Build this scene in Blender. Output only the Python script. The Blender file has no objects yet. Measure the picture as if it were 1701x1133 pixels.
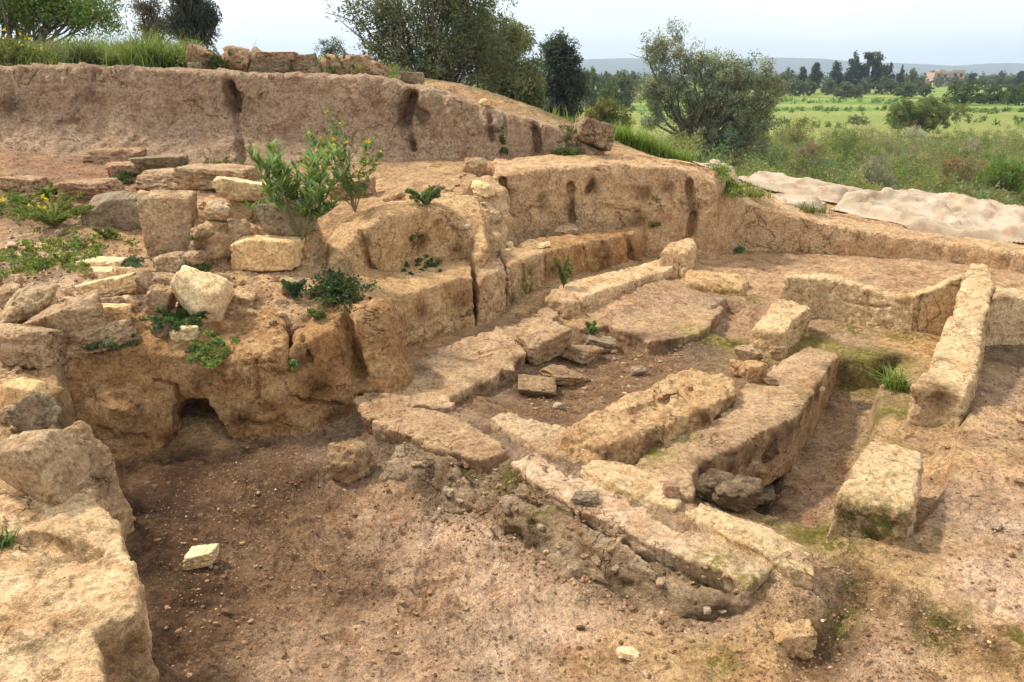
import bpy, math, random
import numpy as np
from mathutils import Vector, Matrix, Euler

random.seed(7)
RNG = np.random.default_rng(7)
R = math.radians
scene = bpy.context.scene
COL = scene.collection

# ------------------------------------------------------------------ camera
FPX, CX, CY = 1335.0, 850.5, 566.5          # focal length and centre in photograph pixels
PITCH = R(18.3)
CAMZ = 2.7
cd = bpy.data.cameras.new("camera")
cd.sensor_width = 36.0
cd.lens = 36.0 * FPX / 1701.0
cd.clip_start, cd.clip_end = 0.1, 20000.0
cam = bpy.data.objects.new("camera", cd)
cam.location = (0, 0, CAMZ)
cam.rotation_euler = (R(90) - PITCH, 0, 0)
COL.objects.link(cam)
scene.camera = cam

# ------------------------------------------------------------------ world, sun, exposure
SUN = Vector((-0.62, 0.30, 0.85)).normalized()       # towards the sun: left, a little behind the site
SUN_EL = math.asin(SUN.z)
SUN_AZ = math.atan2(SUN.x, SUN.y)
w = bpy.data.worlds.new("World")
scene.world = w
w.use_nodes = True
nt = w.node_tree
nt.nodes.clear()
wo = nt.nodes.new("ShaderNodeOutputWorld")
bg = nt.nodes.new("ShaderNodeBackground")
sky = nt.nodes.new("ShaderNodeTexSky")
sky.sky_type = 'NISHITA'
sky.sun_disc = False
sky.sun_elevation = SUN_EL
sky.sun_rotation = SUN_AZ
sky.air_density = 1.0
sky.dust_density = 4.0
sky.ozone_density = 1.0
# thin bright overcast: the clear-sky colour under a veil of pale cloud with soft patches
tc = nt.nodes.new("ShaderNodeTexCoord")
nz = nt.nodes.new("ShaderNodeTexNoise")
nz.inputs["Scale"].default_value = 2.2
nz.inputs["Detail"].default_value = 4
mp = nt.nodes.new("ShaderNodeMapping")
mp.inputs["Scale"].default_value = (1, 1, 3.5)
nt.links.new(tc.outputs["Generated"], mp.inputs["Vector"])
nt.links.new(mp.outputs["Vector"], nz.inputs["Vector"])
cr = nt.nodes.new("ShaderNodeValToRGB")
cr.color_ramp.elements[0].position = 0.3
cr.color_ramp.elements[0].color = (8.5, 9.2, 9.7, 1)
cr.color_ramp.elements[1].position = 0.75
cr.color_ramp.elements[1].color = (10.9, 11.1, 11.2, 1)
nt.links.new(nz.outputs["Fac"], cr.inputs["Fac"])
mx = nt.nodes.new("ShaderNodeMix")
mx.data_type = 'RGBA'
mx.inputs["Factor"].default_value = 0.85
nt.links.new(sky.outputs["Color"], mx.inputs["A"])
nt.links.new(cr.outputs["Color"], mx.inputs["B"])
nt.links.new(mx.outputs["Result"], bg.inputs["Color"])
bg.inputs["Strength"].default_value = 0.1
nt.links.new(bg.outputs["Background"], wo.inputs["Surface"])
sl = bpy.data.lights.new("sun", 'SUN')
sl.energy = 3.6
sl.angle = R(5)
sl.color = (1.0, 0.93, 0.82)
so = bpy.data.objects.new("sun", sl)
so.rotation_euler = SUN.to_track_quat('Z', 'Y').to_euler()
COL.objects.link(so)
scene.view_settings.view_transform = 'Standard'
scene.view_settings.look = 'None'
scene.view_settings.exposure = 0.52
scene.view_settings.gamma = 1.0
scene.render.engine = 'CYCLES'
scene.cycles.max_bounces = 5
scene.cycles.diffuse_bounces = 3
scene.cycles.volume_bounces = 0
scene.cycles.use_denoising = True

# ------------------------------------------------------------------ measuring helpers
CP, SP = math.cos(PITCH), math.sin(PITCH)
def ray(px, py):
    u, v = (px - CX) / FPX, (py - CY) / FPX
    return Vector((u, CP - v * SP, -SP - v * CP))
def at(px, py, z):
    d = ray(px, py); t = (z - CAMZ) / d.z
    return Vector((d.x * t, d.y * t, z))
def aty(px, py, y):
    d = ray(px, py); t = y / d.y
    return Vector((d.x * t, y, CAMZ + d.z * t))
def depth(p):
    return p[1] * CP - (p[2] - CAMZ) * SP
def tag(o, label=None, cat=None, group=None, kind=None):
    if label: o['label'] = label
    if cat: o['category'] = cat
    if group: o['group'] = group
    if kind: o['kind'] = kind
    return o
def link(o, parent=None):
    COL.objects.link(o)
    if parent: o.parent = parent
    return o
def empty(name, loc):
    o = bpy.data.objects.new(name, None)
    o.empty_display_size = 0.1
    o.location = loc
    return link(o)

# ------------------------------------------------------------------ noise
def _hash(ix, iy, iz):
    h = (ix.astype(np.uint32) * np.uint32(374761393) + iy.astype(np.uint32) * np.uint32(668265263)
         + iz.astype(np.uint32) * np.uint32(2147483647 - 5))
    h = (h ^ (h >> np.uint32(13))) * np.uint32(1274126177)
    h = (h ^ (h >> np.uint32(16))) * np.uint32(2246822519)
    return ((h ^ (h >> np.uint32(15))) & np.uint32(0xffffff)).astype(np.float32) / np.float32(0x7fffff) - 1.0
def vnoise(p):
    p = p.astype(np.float32)
    i = np.floor(p); f = p - i; i = i.astype(np.int64)
    u = f * f * f * (f * (f * 6 - 15) + 10)
    r = 0
    for a in (0, 1):
        wa = u[:, 0] if a else 1 - u[:, 0]
        for b in (0, 1):
            wb = u[:, 1] if b else 1 - u[:, 1]
            for c in (0, 1):
                wc = u[:, 2] if c else 1 - u[:, 2]
                r = r + wa * wb * wc * _hash(i[:, 0] + a, i[:, 1] + b, i[:, 2] + c)
    return r
_RM = np.array(Euler((0.6, 0.9, 0.4)).to_matrix(), dtype=np.float32)
def fbm(p, octs=4, gain=0.5, ridge=False):
    p = np.asarray(p, dtype=np.float32)
    a, s, r = 1.0, 0.0, 0
    for k in range(octs):
        n = vnoise(p)
        if ridge: n = 1 - 2 * np.abs(n)
        r = r + a * n; s += a; a *= gain
        p = (p @ _RM) * 2.03 + 17.3
    return r / s
def sstep(x, a, b):
    t = np.clip((x - a) / (b - a), 0, 1)
    return t * t * (3 - 2 * t)
def poly_sd(poly, X, Y):
    """signed distance to a closed 2-D polygon, negative inside"""
    P = np.asarray(poly, dtype=np.float64)
    d = np.full(X.shape, 1e9); ins = np.zeros(X.shape, bool)
    n = len(P)
    for i in range(n):
        ax, ay = P[i]; bx, by = P[(i + 1) % n]
        ex, ey = bx - ax, by - ay
        L = ex * ex + ey * ey + 1e-12
        t = np.clip(((X - ax) * ex + (Y - ay) * ey) / L, 0, 1)
        d = np.minimum(d, (X - ax - t * ex) ** 2 + (Y - ay - t * ey) ** 2)
        c = (ay > Y) != (by > Y)
        with np.errstate(divide='ignore', invalid='ignore'):
            ins ^= c & (X < (bx - ax) * (Y - ay) / (by - ay if by != ay else 1e-12) + ax)
    d = np.sqrt(d)
    return np.where(ins, -d, d)
class Field:
    """smooth surface through scattered values, kernel r"""
    def __init__(self, xy, v, smooth=1e-3):
        self.c = np.asarray(xy, dtype=np.float64); n = len(self.c)
        A = np.linalg.norm(self.c[:, None] - self.c[None], axis=2) - np.eye(n) * smooth
        M = np.zeros((n + 1, n + 1)); M[:n, :n] = A; M[n, :n] = M[:n, n] = 1
        b = np.zeros(n + 1); b[:n] = v
        s = np.linalg.lstsq(M, b, rcond=None)[0]
        self.w, self.k = s[:n], s[n]
    def __call__(self, X, Y):
        r = np.full(X.shape, self.k)
        for (x, y), wt in zip(self.c, self.w):
            r += wt * np.sqrt((X - x) ** 2 + (Y - y) ** 2)
        return r

# ------------------------------------------------------------------ mesh helpers
def mesh_np(name, V, faces, mat=None, smooth=True, col=None, attrs=None):
    V = np.asarray(V, dtype=np.float32); F = np.asarray(faces, dtype=np.int32)
    k = F.shape[1]
    me = bpy.data.meshes.new(name)
    me.vertices.add(len(V)); me.vertices.foreach_set("co", V.ravel())
    me.loops.add(F.size); me.loops.foreach_set("vertex_index", F.ravel())
    me.polygons.add(len(F))
    me.polygons.foreach_set("loop_start", np.arange(0, F.size, k, dtype=np.int32))
    me.polygons.foreach_set("loop_total", np.full(len(F), k, dtype=np.int32))
    me.polygons.foreach_set("use_smooth", np.full(len(F), smooth, dtype=bool))
    me.update(calc_edges=True)
    if col is not None:
        c4 = np.ones((len(V), 4), dtype=np.float32); c4[:, :3] = col
        a = me.color_attributes.new("Col", 'FLOAT_COLOR', 'POINT'); a.data.foreach_set("color", c4.ravel())
    for kx, v in (attrs or {}).items():
        a = me.attributes.new(kx, 'FLOAT', 'POINT'); a.data.foreach_set("value", np.asarray(v, dtype=np.float32))
    if mat: me.materials.append(mat)
    return me
def obj(name, me, parent=None, loc=None):
    o = bpy.data.objects.new(name, me)
    if loc is not None: o.location = loc
    return link(o, parent)
def nets(D, o, h):
    """surface nets: a quad mesh of the zero level of the grid D"""
    S = D < 0
    nx, ny, nz_ = D.shape
    c = np.zeros((nx - 1, ny - 1, nz_ - 1), np.int8)
    cor = [(a, b, e) for a in (0, 1) for b in (0, 1) for e in (0, 1)]
    for a, b, e in cor: c += S[a:nx - 1 + a, b:ny - 1 + b, e:nz_ - 1 + e]
    act = (c > 0) & (c < 8)
    ii = np.argwhere(act)
    idx = np.full(act.shape, -1, np.int64); idx[act] = np.arange(len(ii))
    acc = np.zeros((len(ii), 3)); cnt = np.zeros(len(ii))
    for p in cor:
        for ax in range(3):
            if p[ax]: continue
            q = list(p); q[ax] = 1
            A = D[ii[:, 0] + p[0], ii[:, 1] + p[1], ii[:, 2] + p[2]]
            B = D[ii[:, 0] + q[0], ii[:, 1] + q[1], ii[:, 2] + q[2]]
            m = (A < 0) != (B < 0)
            t = np.where(m, A / np.where(m, A - B, 1), 0)
            pos = np.tile(np.array(p, dtype=float), (len(ii), 1)); pos[:, ax] = t
            acc += pos * m[:, None]; cnt += m
    V = np.asarray(o) + h * (ii + acc / cnt[:, None])
    Q = []
    for ax in range(3):
        b, e = [(1, 2), (2, 0), (0, 1)][ax]
        sl0 = [slice(1, -1)] * 3; sl1 = [slice(1, -1)] * 3
        sl0[ax] = slice(0, -1); sl1[ax] = slice(1, None)
        s0, s1 = S[tuple(sl0)], S[tuple(sl1)]
        e_ = np.argwhere(s0 != s1)
        fl = s0[tuple(e_.T)]
        off = np.ones(3, int); off[ax] = 0
        g = e_ + off
        def cell(db, de):
            r = g.copy(); r[:, b] += db; r[:, e] += de
            return idx[r[:, 0], r[:, 1], r[:, 2]]
        q = np.stack([cell(-1, -1), cell(0, -1), cell(0, 0), cell(-1, 0)], 1)
        q[~fl] = q[~fl][:, ::-1]
        Q.append(q)
    return V, np.concatenate(Q)

# ------------------------------------------------------------------ materials
def new_mat(name):
    m = bpy.data.materials.new(name); m.use_nodes = True
    t = m.node_tree; t.nodes.clear()
    out = t.nodes.new("ShaderNodeOutputMaterial"); bs = t.nodes.new("ShaderNodeBsdfPrincipled")
    t.links.new(bs.outputs["BSDF"], out.inputs["Surface"])
    bs.inputs["Roughness"].default_value = 0.95
    bs.inputs["Specular IOR Level"].default_value = 0.15
    return m, t, bs, out
def N(t, kind, **kw):
    n = t.nodes.new(kind)
    for k, v in kw.items():
        k2 = k.replace('_', ' ')
        if k2 in n.inputs: n.inputs[k2].default_value = v
        else: setattr(n, k, v)
    return n
def noise_node(t, vec, scale, detail=5, rough=0.6, dist=0.0):
    n = N(t, "ShaderNodeTexNoise", Scale=scale, Detail=detail, Roughness=rough, Distortion=dist)
    t.links.new(vec, n.inputs["Vector"])
    return n.outputs["Fac"]
def ramp(t, fac, stops):
    r = t.nodes.new("ShaderNodeValToRGB")
    e = r.color_ramp.elements
    while len(e) < len(stops): e.new(0.5)
    for k, (p, c) in enumerate(stops):
        e[k].position = p; e[k].color = (c, c, c, 1) if not isinstance(c, tuple) else (*c, 1)
    t.links.new(fac, r.inputs["Fac"])
    return r.outputs["Color"]
def mix(t, fac, a, b, mode='MIX'):
    n = t.nodes.new("ShaderNodeMix"); n.data_type = 'RGBA'; n.blend_type = mode
    for s, i in ((fac, n.inputs["Factor"]), (a, n.inputs["A"]), (b, n.inputs["B"])):
        if isinstance(s, (int, float)): i.default_value = s
        elif isinstance(s, tuple): i.default_value = (*s, 1)
        else: t.links.new(s, i)
    return n.outputs["Result"]
def mathn(t, op, a, b):
    n = t.nodes.new("ShaderNodeMath"); n.operation = op
    for s, i in ((a, n.inputs[0]), (b, n.inputs[1])):
        if isinstance(s, (int, float)): i.default_value = s
        else: t.links.new(s, i)
    return n.outputs[0]
def earth(name, c1, c2, c3, grain=1.0, pebble=0.5, bump=1.0, strata=0.0, dark=0.5, stain=0.7, crack=0.9, embed=0.0, vcol=False, moss=True):
    """soil or soft rock: three tones in patches, gritty grain, pale pebbles, dark pits, moss where painted"""
    m, t, bs, out = new_mat(name)
    geo = t.nodes.new("ShaderNodeNewGeometry"); P = geo.outputs["Position"]
    mp = N(t, "ShaderNodeMapping"); mp.inputs["Scale"].default_value = (1, 1, 1 + strata * 6)
    t.links.new(P, mp.inputs["Vector"]); PS = mp.outputs["Vector"]
    n1 = noise_node(t, PS, 1.7, 6, 0.62, 0.4)
    n2 = noise_node(t, PS, 6.0, 6, 0.68, 0.3)
    n3 = noise_node(t, P, 34.0 * grain, 5, 0.75)
    n4 = noise_node(t, P, 130.0 * grain, 3, 0.8)
    if vcol:
        at_ = N(t, "ShaderNodeVertexColor", layer_name="Col"); base = at_.outputs["Color"]
        base = mix(t, ramp(t, n1, [(0.40, 0.0), (0.66, 0.75)]), base, mix(t, 1.0, base, (1.34, 1.27, 1.22), 'MULTIPLY'))
        base = mix(t, ramp(t, n2, [(0.42, 0.0), (0.64, 0.75)]), base, mix(t, 1.0, base, (0.52, 0.48, 0.47), 'MULTIPLY'))
    else:
        base = mix(t, ramp(t, n1, [(0.36, 0.0), (0.62, 1.0)]), c1, c2)
        base = mix(t, ramp(t, n2, [(0.42, 0.0), (0.66, 0.8)]), base, c3)
    g = ramp(t, n3, [(0.30, 0.42), (0.5, 1.0), (0.70, 1.38)])
    base = mix(t, 1.0, base, g, 'MULTIPLY')
    g4 = ramp(t, n4, [(0.3, 0.55), (0.5, 1.0), (0.7, 1.4)])
    base = mix(t, 0.8, base, g4, 'MULTIPLY')
    # dark pits and cracks
    pit = ramp(t, noise_node(t, P, 11.0, 9, 0.82, 0.8), [(0.30, min(1.0, dark * 1.5)), (0.43, 0.0)])
    # broad stains of darker and redder soil with soft ragged edges
    st = ramp(t, noise_node(t, P, 2.6, 8, 0.72, 1.2), [(0.50, 0.0), (0.62, stain)])
    base = mix(t, st, base, mix(t, 1.0, base, (0.66, 0.53, 0.44), 'MULTIPLY'))
    base = mix(t, pit, base, mix(t, 1.0, base, (0.42, 0.38, 0.36), 'MULTIPLY'))
    # thin wandering cracks
    cn = noise_node(t, P, 2.3, 5, 0.55, 0.5)
    ck = ramp(t, mathn(t, 'ABSOLUTE', mathn(t, 'SUBTRACT', cn, 0.5), 0.0), [(0.0, 1.0), (0.010, 0.0)])
    ck = mathn(t, 'MULTIPLY', ck, ramp(t, noise_node(t, P, 1.4, 3, 0.6), [(0.46, 0.0), (0.56, crack)]))
    base = mix(t, ck, base, mix(t, 1.0, base, (0.34, 0.29, 0.26), 'MULTIPLY'))
    ve = N(t, "ShaderNodeTexVoronoi", Scale=15.0); t.links.new(P, ve.inputs["Vector"])
    se = N(t, "ShaderNodeSeparateColor"); t.links.new(ve.outputs["Color"], se.inputs["Color"])
    emb = mathn(t, 'MULTIPLY', ramp(t, ve.outputs["Distance"], [(0.22, 1.0), (0.34, 0.0)]), ramp(t, se.outputs[0], [(0.86, 0.0), (0.89, embed)]))
    base = mix(t, emb, base, mix(t, se.outputs[1], (0.44, 0.34, 0.25), (0.26, 0.19, 0.14)))
    # pale grit
    vo = N(t, "ShaderNodeTexVoronoi", Scale=48.0 * grain); t.links.new(P, vo.inputs["Vector"])
    sel = N(t, "ShaderNodeSeparateColor"); t.links.new(vo.outputs["Color"], sel.inputs["Color"])
    dot = mathn(t, 'MULTIPLY', ramp(t, vo.outputs["Distance"], [(0.16, 1.0), (0.3, 0.0)]),
                ramp(t, sel.outputs[0], [(0.80, 0.0), (0.84, pebble)]))
    base = mix(t, dot, base, mix(t, 0.6, base, (0.62, 0.55, 0.47)))
    if moss:
        ma = N(t, "ShaderNodeAttribute", attribute_name="moss")
        mn = ramp(t, noise_node(t, P, 16.0, 6, 0.75), [(0.44, 0.0), (0.53, 1.0)])
        mf = mathn(t, 'MULTIPLY', ma.outputs["Fac"], mn)
        mc = mix(t, n3, (0.05, 0.062, 0.012), (0.20, 0.18, 0.03))
        base = mix(t, mf, base, mc)
        da = N(t, "ShaderNodeAttribute", attribute_name="damp_shade")
        dn = ramp(t, noise_node(t, P, 5.0, 7, 0.75, 0.8), [(0.30, 0.35), (0.55, 1.0)])
        base = mix(t, mathn(t, 'MULTIPLY', da.outputs["Fac"], dn), base, mix(t, 1.0, base, (0.30, 0.27, 0.25), 'MULTIPLY'))  # darkening mask: wet soil and shade painted into the colour
    base = mix(t, 1.0, base, (1.50, 1.42, 1.22), 'MULTIPLY')
    t.links.new(base, bs.inputs["Base Color"])
    hgt = mathn(t, 'ADD', mathn(t, 'MULTIPLY', n3, 0.9), mathn(t, 'MULTIPLY', n4, 0.35))
    hgt = mathn(t, 'ADD', hgt, mathn(t, 'MULTIPLY', n2, 1.2))
    hgt = mathn(t, 'ADD', hgt, mathn(t, 'MULTIPLY', dot, 0.35))
    hgt = mathn(t, 'SUBTRACT', hgt, mathn(t, 'MULTIPLY', pit, 0.9))
    hgt = mathn(t, 'SUBTRACT', hgt, mathn(t, 'MULTIPLY', ck, 0.6))
    hgt = mathn(t, 'ADD', hgt, mathn(t, 'MULTIPLY', emb, 0.5))
    bp = N(t, "ShaderNodeBump", Strength=min(1.0, 0.9 * bump), Distance=0.055 * bump)
    t.links.new(hgt, bp.inputs["Height"]); t.links.new(bp.outputs["Normal"], bs.inputs["Normal"])
    return m
M = {}
M['ground'] = earth("site_soil", None, None, None, pebble=0.8, bump=1.1, crack=.5, embed=.35, vcol=True)
M['bank'] = earth("bank_earth", (0.37, 0.258, 0.185), (0.44, 0.32, 0.235), (0.29, 0.195, 0.135), grain=0.8, pebble=0.9, bump=1.2, strata=.25, embed=.9)
M['gold'] = earth("golden_earth", (0.48, 0.315, 0.17), (0.56, 0.395, 0.24), (0.37, 0.22, 0.11), pebble=0.4)
M['golddark'] = earth("brown_golden_earth", (0.35, 0.20, 0.095), (0.44, 0.28, 0.15), (0.25, 0.135, 0.06), pebble=0.4)
M['block'] = earth("cut_earth_block", (0.55, 0.40, 0.245), (0.62, 0.475, 0.31), (0.45, 0.31, 0.175), pebble=0.35, strata=0.2)
M['terrace'] = earth("terrace_earth", (0.47, 0.315, 0.19), (0.56, 0.405, 0.265), (0.37, 0.23, 0.125), pebble=0.4, strata=.12, embed=.5)
M['pale'] = earth("pale_sandy_earth", (0.58, 0.41, 0.25), (0.66, 0.49, 0.32), (0.48, 0.32, 0.19), pebble=0.5)
M['bench'] = earth("bench_plaster", (0.27, 0.185, 0.118), (0.345, 0.24, 0.155), (0.20, 0.132, 0.082), pebble=0.3, bump=0.7)
M['pink'] = earth("pinkish_slab", (0.40, 0.285, 0.20), (0.47, 0.355, 0.26), (0.29, 0.195, 0.13), pebble=0.5, bump=0.8)
M['stone'] = earth("sandstone", (0.44, 0.31, 0.20), (0.53, 0.40, 0.27), (0.34, 0.225, 0.14), pebble=0.2, strata=0.3, crack=0.6)
M['palestone'] = earth("pale_stone", (0.60, 0.46, 0.29), (0.66, 0.53, 0.355), (0.48, 0.34, 0.19), pebble=0.15, bump=0.7, crack=0.6)
M['goldstone'] = earth("golden_stone", (0.55, 0.375, 0.205), (0.62, 0.455, 0.275), (0.44, 0.28, 0.135), pebble=0.15, bump=0.7, crack=0.6)
M['greystone'] = earth("grey_stone", (0.30, 0.235, 0.17), (0.38, 0.31, 0.235), (0.19, 0.145, 0.10), pebble=0.4, crack=0.6)
M['schist'] = earth("brown_schist", (0.28, 0.20, 0.135), (0.37, 0.28, 0.20), (0.17, 0.115, 0.072), pebble=0.3, strata=0.5)
M['redstone'] = earth("reddish_stone", (0.40, 0.25, 0.16), (0.48, 0.33, 0.23), (0.29, 0.17, 0.11), pebble=0.2, crack=0.6)
def cloth_mat():
    m, t, bs, out = new_mat("weathered_tarpaulin")
    geo = t.nodes.new("ShaderNodeNewGeometry"); P = geo.outputs["Position"]
    a = noise_node(t, P, 1.3, 6, .65, .6); b = noise_node(t, P, 5.0, 6, .7, .4); c = noise_node(t, P, 60, 3, .7)
    base = mix(t, ramp(t, a, [(.38, 0.0), (.62, 1.0)]), (.40,.30,.20), (.54,.44,.33))
    base = mix(t, ramp(t, b, [(.50, 0.0), (.66, .85)]), base, (.32,.20,.115))
    base = mix(t, ramp(t, c, [(.35, .25), (.6, 0.0)]), base, (.28,.2,.13))
    t.links.new(base, bs.inputs["Base Color"])
    bp = N(t, "ShaderNodeBump", Strength=.5, Distance=.02)
    t.links.new(mathn(t, 'ADD', b, mathn(t, 'MULTIPLY', c, .2)), bp.inputs["Height"]); t.links.new(bp.outputs["Normal"], bs.inputs["Normal"])
    return m
M['tarp'] = cloth_mat()
M['gravelv'] = earth("grit", None, None, None, pebble=0.0, vcol=True, bump=.5, crack=0.0)
M['gravelmix'] = earth("gravel_mix", (0.42, 0.32, 0.24), (0.56, 0.46, 0.36), (0.25, 0.18, 0.13), pebble=0.0, crack=0.0)

def leaf_mat(name, transl=0.35, rough=0.6):
    m, t, bs, out = new_mat(name)
    at_ = N(t, "ShaderNodeVertexColor", layer_name="Col")
    t.links.new(at_.outputs["Color"], bs.inputs["Base Color"])
    bs.inputs["Roughness"].default_value = rough
    bs.inputs["Specular IOR Level"].default_value = 0.25
    tr = t.nodes.new("ShaderNodeBsdfTranslucent")
    t.links.new(mix(t, 1.0, at_.outputs["Color"], (1.3, 1.35, 0.7), 'MULTIPLY'), tr.inputs["Color"])
    ms = t.nodes.new("ShaderNodeMixShader"); ms.inputs[0].default_value = transl
    t.links.new(bs.outputs["BSDF"], ms.inputs[1]); t.links.new(tr.outputs["BSDF"], ms.inputs[2])
    t.links.new(ms.outputs["Shader"], out.inputs["Surface"])
    return m
M['leaf'] = leaf_mat("leaves")
def bark_mat(name, c1, c2):
    m, t, bs, out = new_mat(name)
    geo = t.nodes.new("ShaderNodeNewGeometry")
    n = noise_node(t, geo.outputs["Position"], 9.0, 6, 0.7)
    t.links.new(mix(t, ramp(t, n, [(0.35, 0.0), (0.65, 1.0)]), c1, c2), bs.inputs["Base Color"])
    bp = N(t, "ShaderNodeBump", Strength=0.6, Distance=0.03)
    t.links.new(n, bp.inputs["Height"]); t.links.new(bp.outputs["Normal"], bs.inputs["Normal"])
    return m
M['bark'] = bark_mat("bark", (0.10, 0.075, 0.055), (0.20, 0.16, 0.125))
M['stem'] = bark_mat("green_stem", (0.16, 0.17, 0.06), (0.24, 0.20, 0.10))
M['dry'] = bark_mat("dry_stem", (0.36, 0.29, 0.18), (0.47, 0.39, 0.26))

# ------------------------------------------------------------------ the ground
LOWP = [  # pit
 (500,950,0),(330,920,0),(300,1100,.02),(600,1100,0),(800,1100,.02),(1000,1110,.05),(700,900,0),(850,990,.02),(560,810,.03),
 (420,775,.13),(350,790,.10),(480,770,.13),(420,840,.02),(260,840,.03),(1000,1030,.05),(1120,1080,.08),(230,900,.02),(480,730,.10),(580,720,.14),
 # rubble slope up to the slabs
 (640,760,.12),(690,800,.08),(670,712,.26),(760,757,.26),(850,808,.24),(950,858,.23),(940,780,.32),(1050,838,.31),(1130,868,.30),(1250,908,.28),(1335,952,.25),(1100,918,.22),(1240,975,.2),
 (760,840,.01),(880,905,.02),(1000,950,.03),(1150,1010,.04),(740,795,.08),(860,862,.05),(960,912,.05),(1060,962,.05),(1180,1015,.05),
 (1200,1060,.10),(1300,1120,.10),(1400,1050,.11),(1500,1120,.12),(1340,960,.19),(1440,1000,.17),(1600,1120,.14),
 # right hand floor
 (1600,900,.24),(1690,950,.24),(1600,1020,.22),(1650,750,.24),(1690,650,.22),(1690,600,.2),(1600,760,.24),(1450,940,.24),(1560,960,.24),
 # rooms
 (1300,840,.12),(1230,800,.10),(1400,700,.14),(1430,640,.15),(1350,760,.13),(1340,890,.27),(1485,690,.28),(1505,640,.27),
 (900,690,.2),(1000,640,.2),(1100,580,.2),(1200,575,.19),(1050,560,.2),(850,670,.22),
 (1100,530,.3),(1150,505,.32),(1450,570,.25),(1400,555,.25),(1520,590,.25),(1330,600,.25),(1380,585,.22),
 (1060,800,.3),(1250,650,.25),
 # bench foot, far floor
 (700,620,.27),(830,590,.27),(930,520,.28),(960,545,.25),(930,478,.46),(1050,440,.46),(1000,460,.45),(1120,420,.42),
 (1250,450,.3),(1400,430,.3),(1600,440,.3),(1700,460,.28),(1450,408,.3),(1250,405,.32),(1690,436,.24),(1500,414,.25),(1600,426,.25),(1400,404,.27),(1180,425,.36)]
LOWW = [(0,0,.5),(3,1.0,.4),(-1.2,0.5,.5),(5,3,.25),(9,6,.2),(12,10,.2),(-6,2,.5),(6,0,.3),(-3,-3,.6),(3,-3,.5)]
HIGHP = [(0,860,.62),(100,760,.62),(100,650,.72),(150,575,.80),(300,575,.77),(440,570,.79),(500,540,.88),(590,492,.93),
 (250,520,.92),(400,500,.96),(520,470,1.0),(60,520,.95),(330,450,1.08),(100,430,1.15),(0,430,1.15),(200,400,1.2),(480,430,1.05),
 (100,340,1.38),(0,330,1.4),(230,310,1.42),(420,330,1.32),(100,296,1.55),(0,296,1.58),(250,284,1.6),(400,276,1.6),(520,285,1.55),
 (540,410,1.08),(600,362,1.3),(640,336,1.42),(720,330,1.42),(620,290,1.5),(700,290,1.54),(760,270,1.6),(700,256,1.64),(820,264,1.61),(1000,263,1.61),(1140,268,1.55),
 (950,254,1.66),(1200,288,1.45),(1240,318,1.02),(1290,336,.88),(1350,346,.76),(1450,366,.64),(1600,388,.54),(1750,412,.49),
 (1250,300,1.0),(1350,310,.82),(1500,330,.66),(1700,350,.6),(1400,335,.72)]
HIGHW = [(-14,12.5,2.7),(-9,12.7,2.72),(-6,12.7,2.74),(-3,12.7,2.7),(-1,12.7,2.55),(0.2,12.6,2.25),(1.2,12.5,1.85),(2.2,12.4,1.5),
 (-8.5,10.7,1.8),(-8.5,11.4,1.85),(-6.9,10.7,1.78),(-6.9,11.4,1.82),(-5.3,10.75,1.66),(-5.3,11.4,1.7),(-3.6,10.75,1.6),(-3.6,11.4,1.64),(-2,10.75,1.6),(-2,11.4,1.64),(-1.2,10.75,1.62),(-1.2,11.4,1.65),(0,10.9,1.62),(0,11.5,1.64),(1,10.95,1.6),(1,11.5,1.6),(-14,9.8,1.6),(-10,9.8,1.6),(-14,6,1.2),(-9,5,.9),(-6,4,.7),(-5,3,.6),(-14,0,.8),
 (-14,18,2.75),(-6,18,2.7),(-2,18,2.3),(1.5,18,1.0),(5,18,.3),(9,16,.0),(3,15,1.0),(13,12,0),(20,14,-1),
 (-20,28,2.6),(-8,28,2.0),(0,28,-.4),(8,27,-1.8),(16,27,-2.1),(26,27,-2.3),(-12,45,.5),(0,45,-2.2),(15,45,-2.5),(35,45,-2.5),(60,30,-2.4),
 (-35,45,1.5),(-40,20,2.6),(-30,0,1.0),(-60,60,0.5),(40,10,-1),(0,70,-2.5),(60,80,-2.4),(-60,100,-2),(0,120,-2.4),(120,120,-2.4)]
def _fld(pl, wl):
    q = [at(*p) for p in pl] + [Vector(p) for p in wl]
    return Field([(p.x, p.y) for p in q], [p.z for p in q], smooth=0.02)
F_LOW, F_HIGH = _fld(LOWP, LOWW), _fld(HIGHP, HIGHW)
HIGHPOLY = [(-9, 2.5)] + [tuple(at(*p)[:2]) for p in [(-200,850,.62),(60,835,.62),(110,740,.65),(120,590,.80),(200,550,.87),(300,518,.93),(440,524,.92),(505,532,.9),(588,494,.93),
    (600,372,1.27),(650,340,1.38),(720,333,1.37),(778,345,1.3),(815,283,1.55),(1000,266,1.6),(1150,272,1.55),(1190,294,1.45),
    (1240,322,1.0),(1290,338,.9),(1350,352,.79),(1450,371,.67),(1600,392,.57),(1800,422,.52)]] + [(14, 7), (400, 7), (400, 9000), (-400, 9000), (-400, 2.5)]
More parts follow.
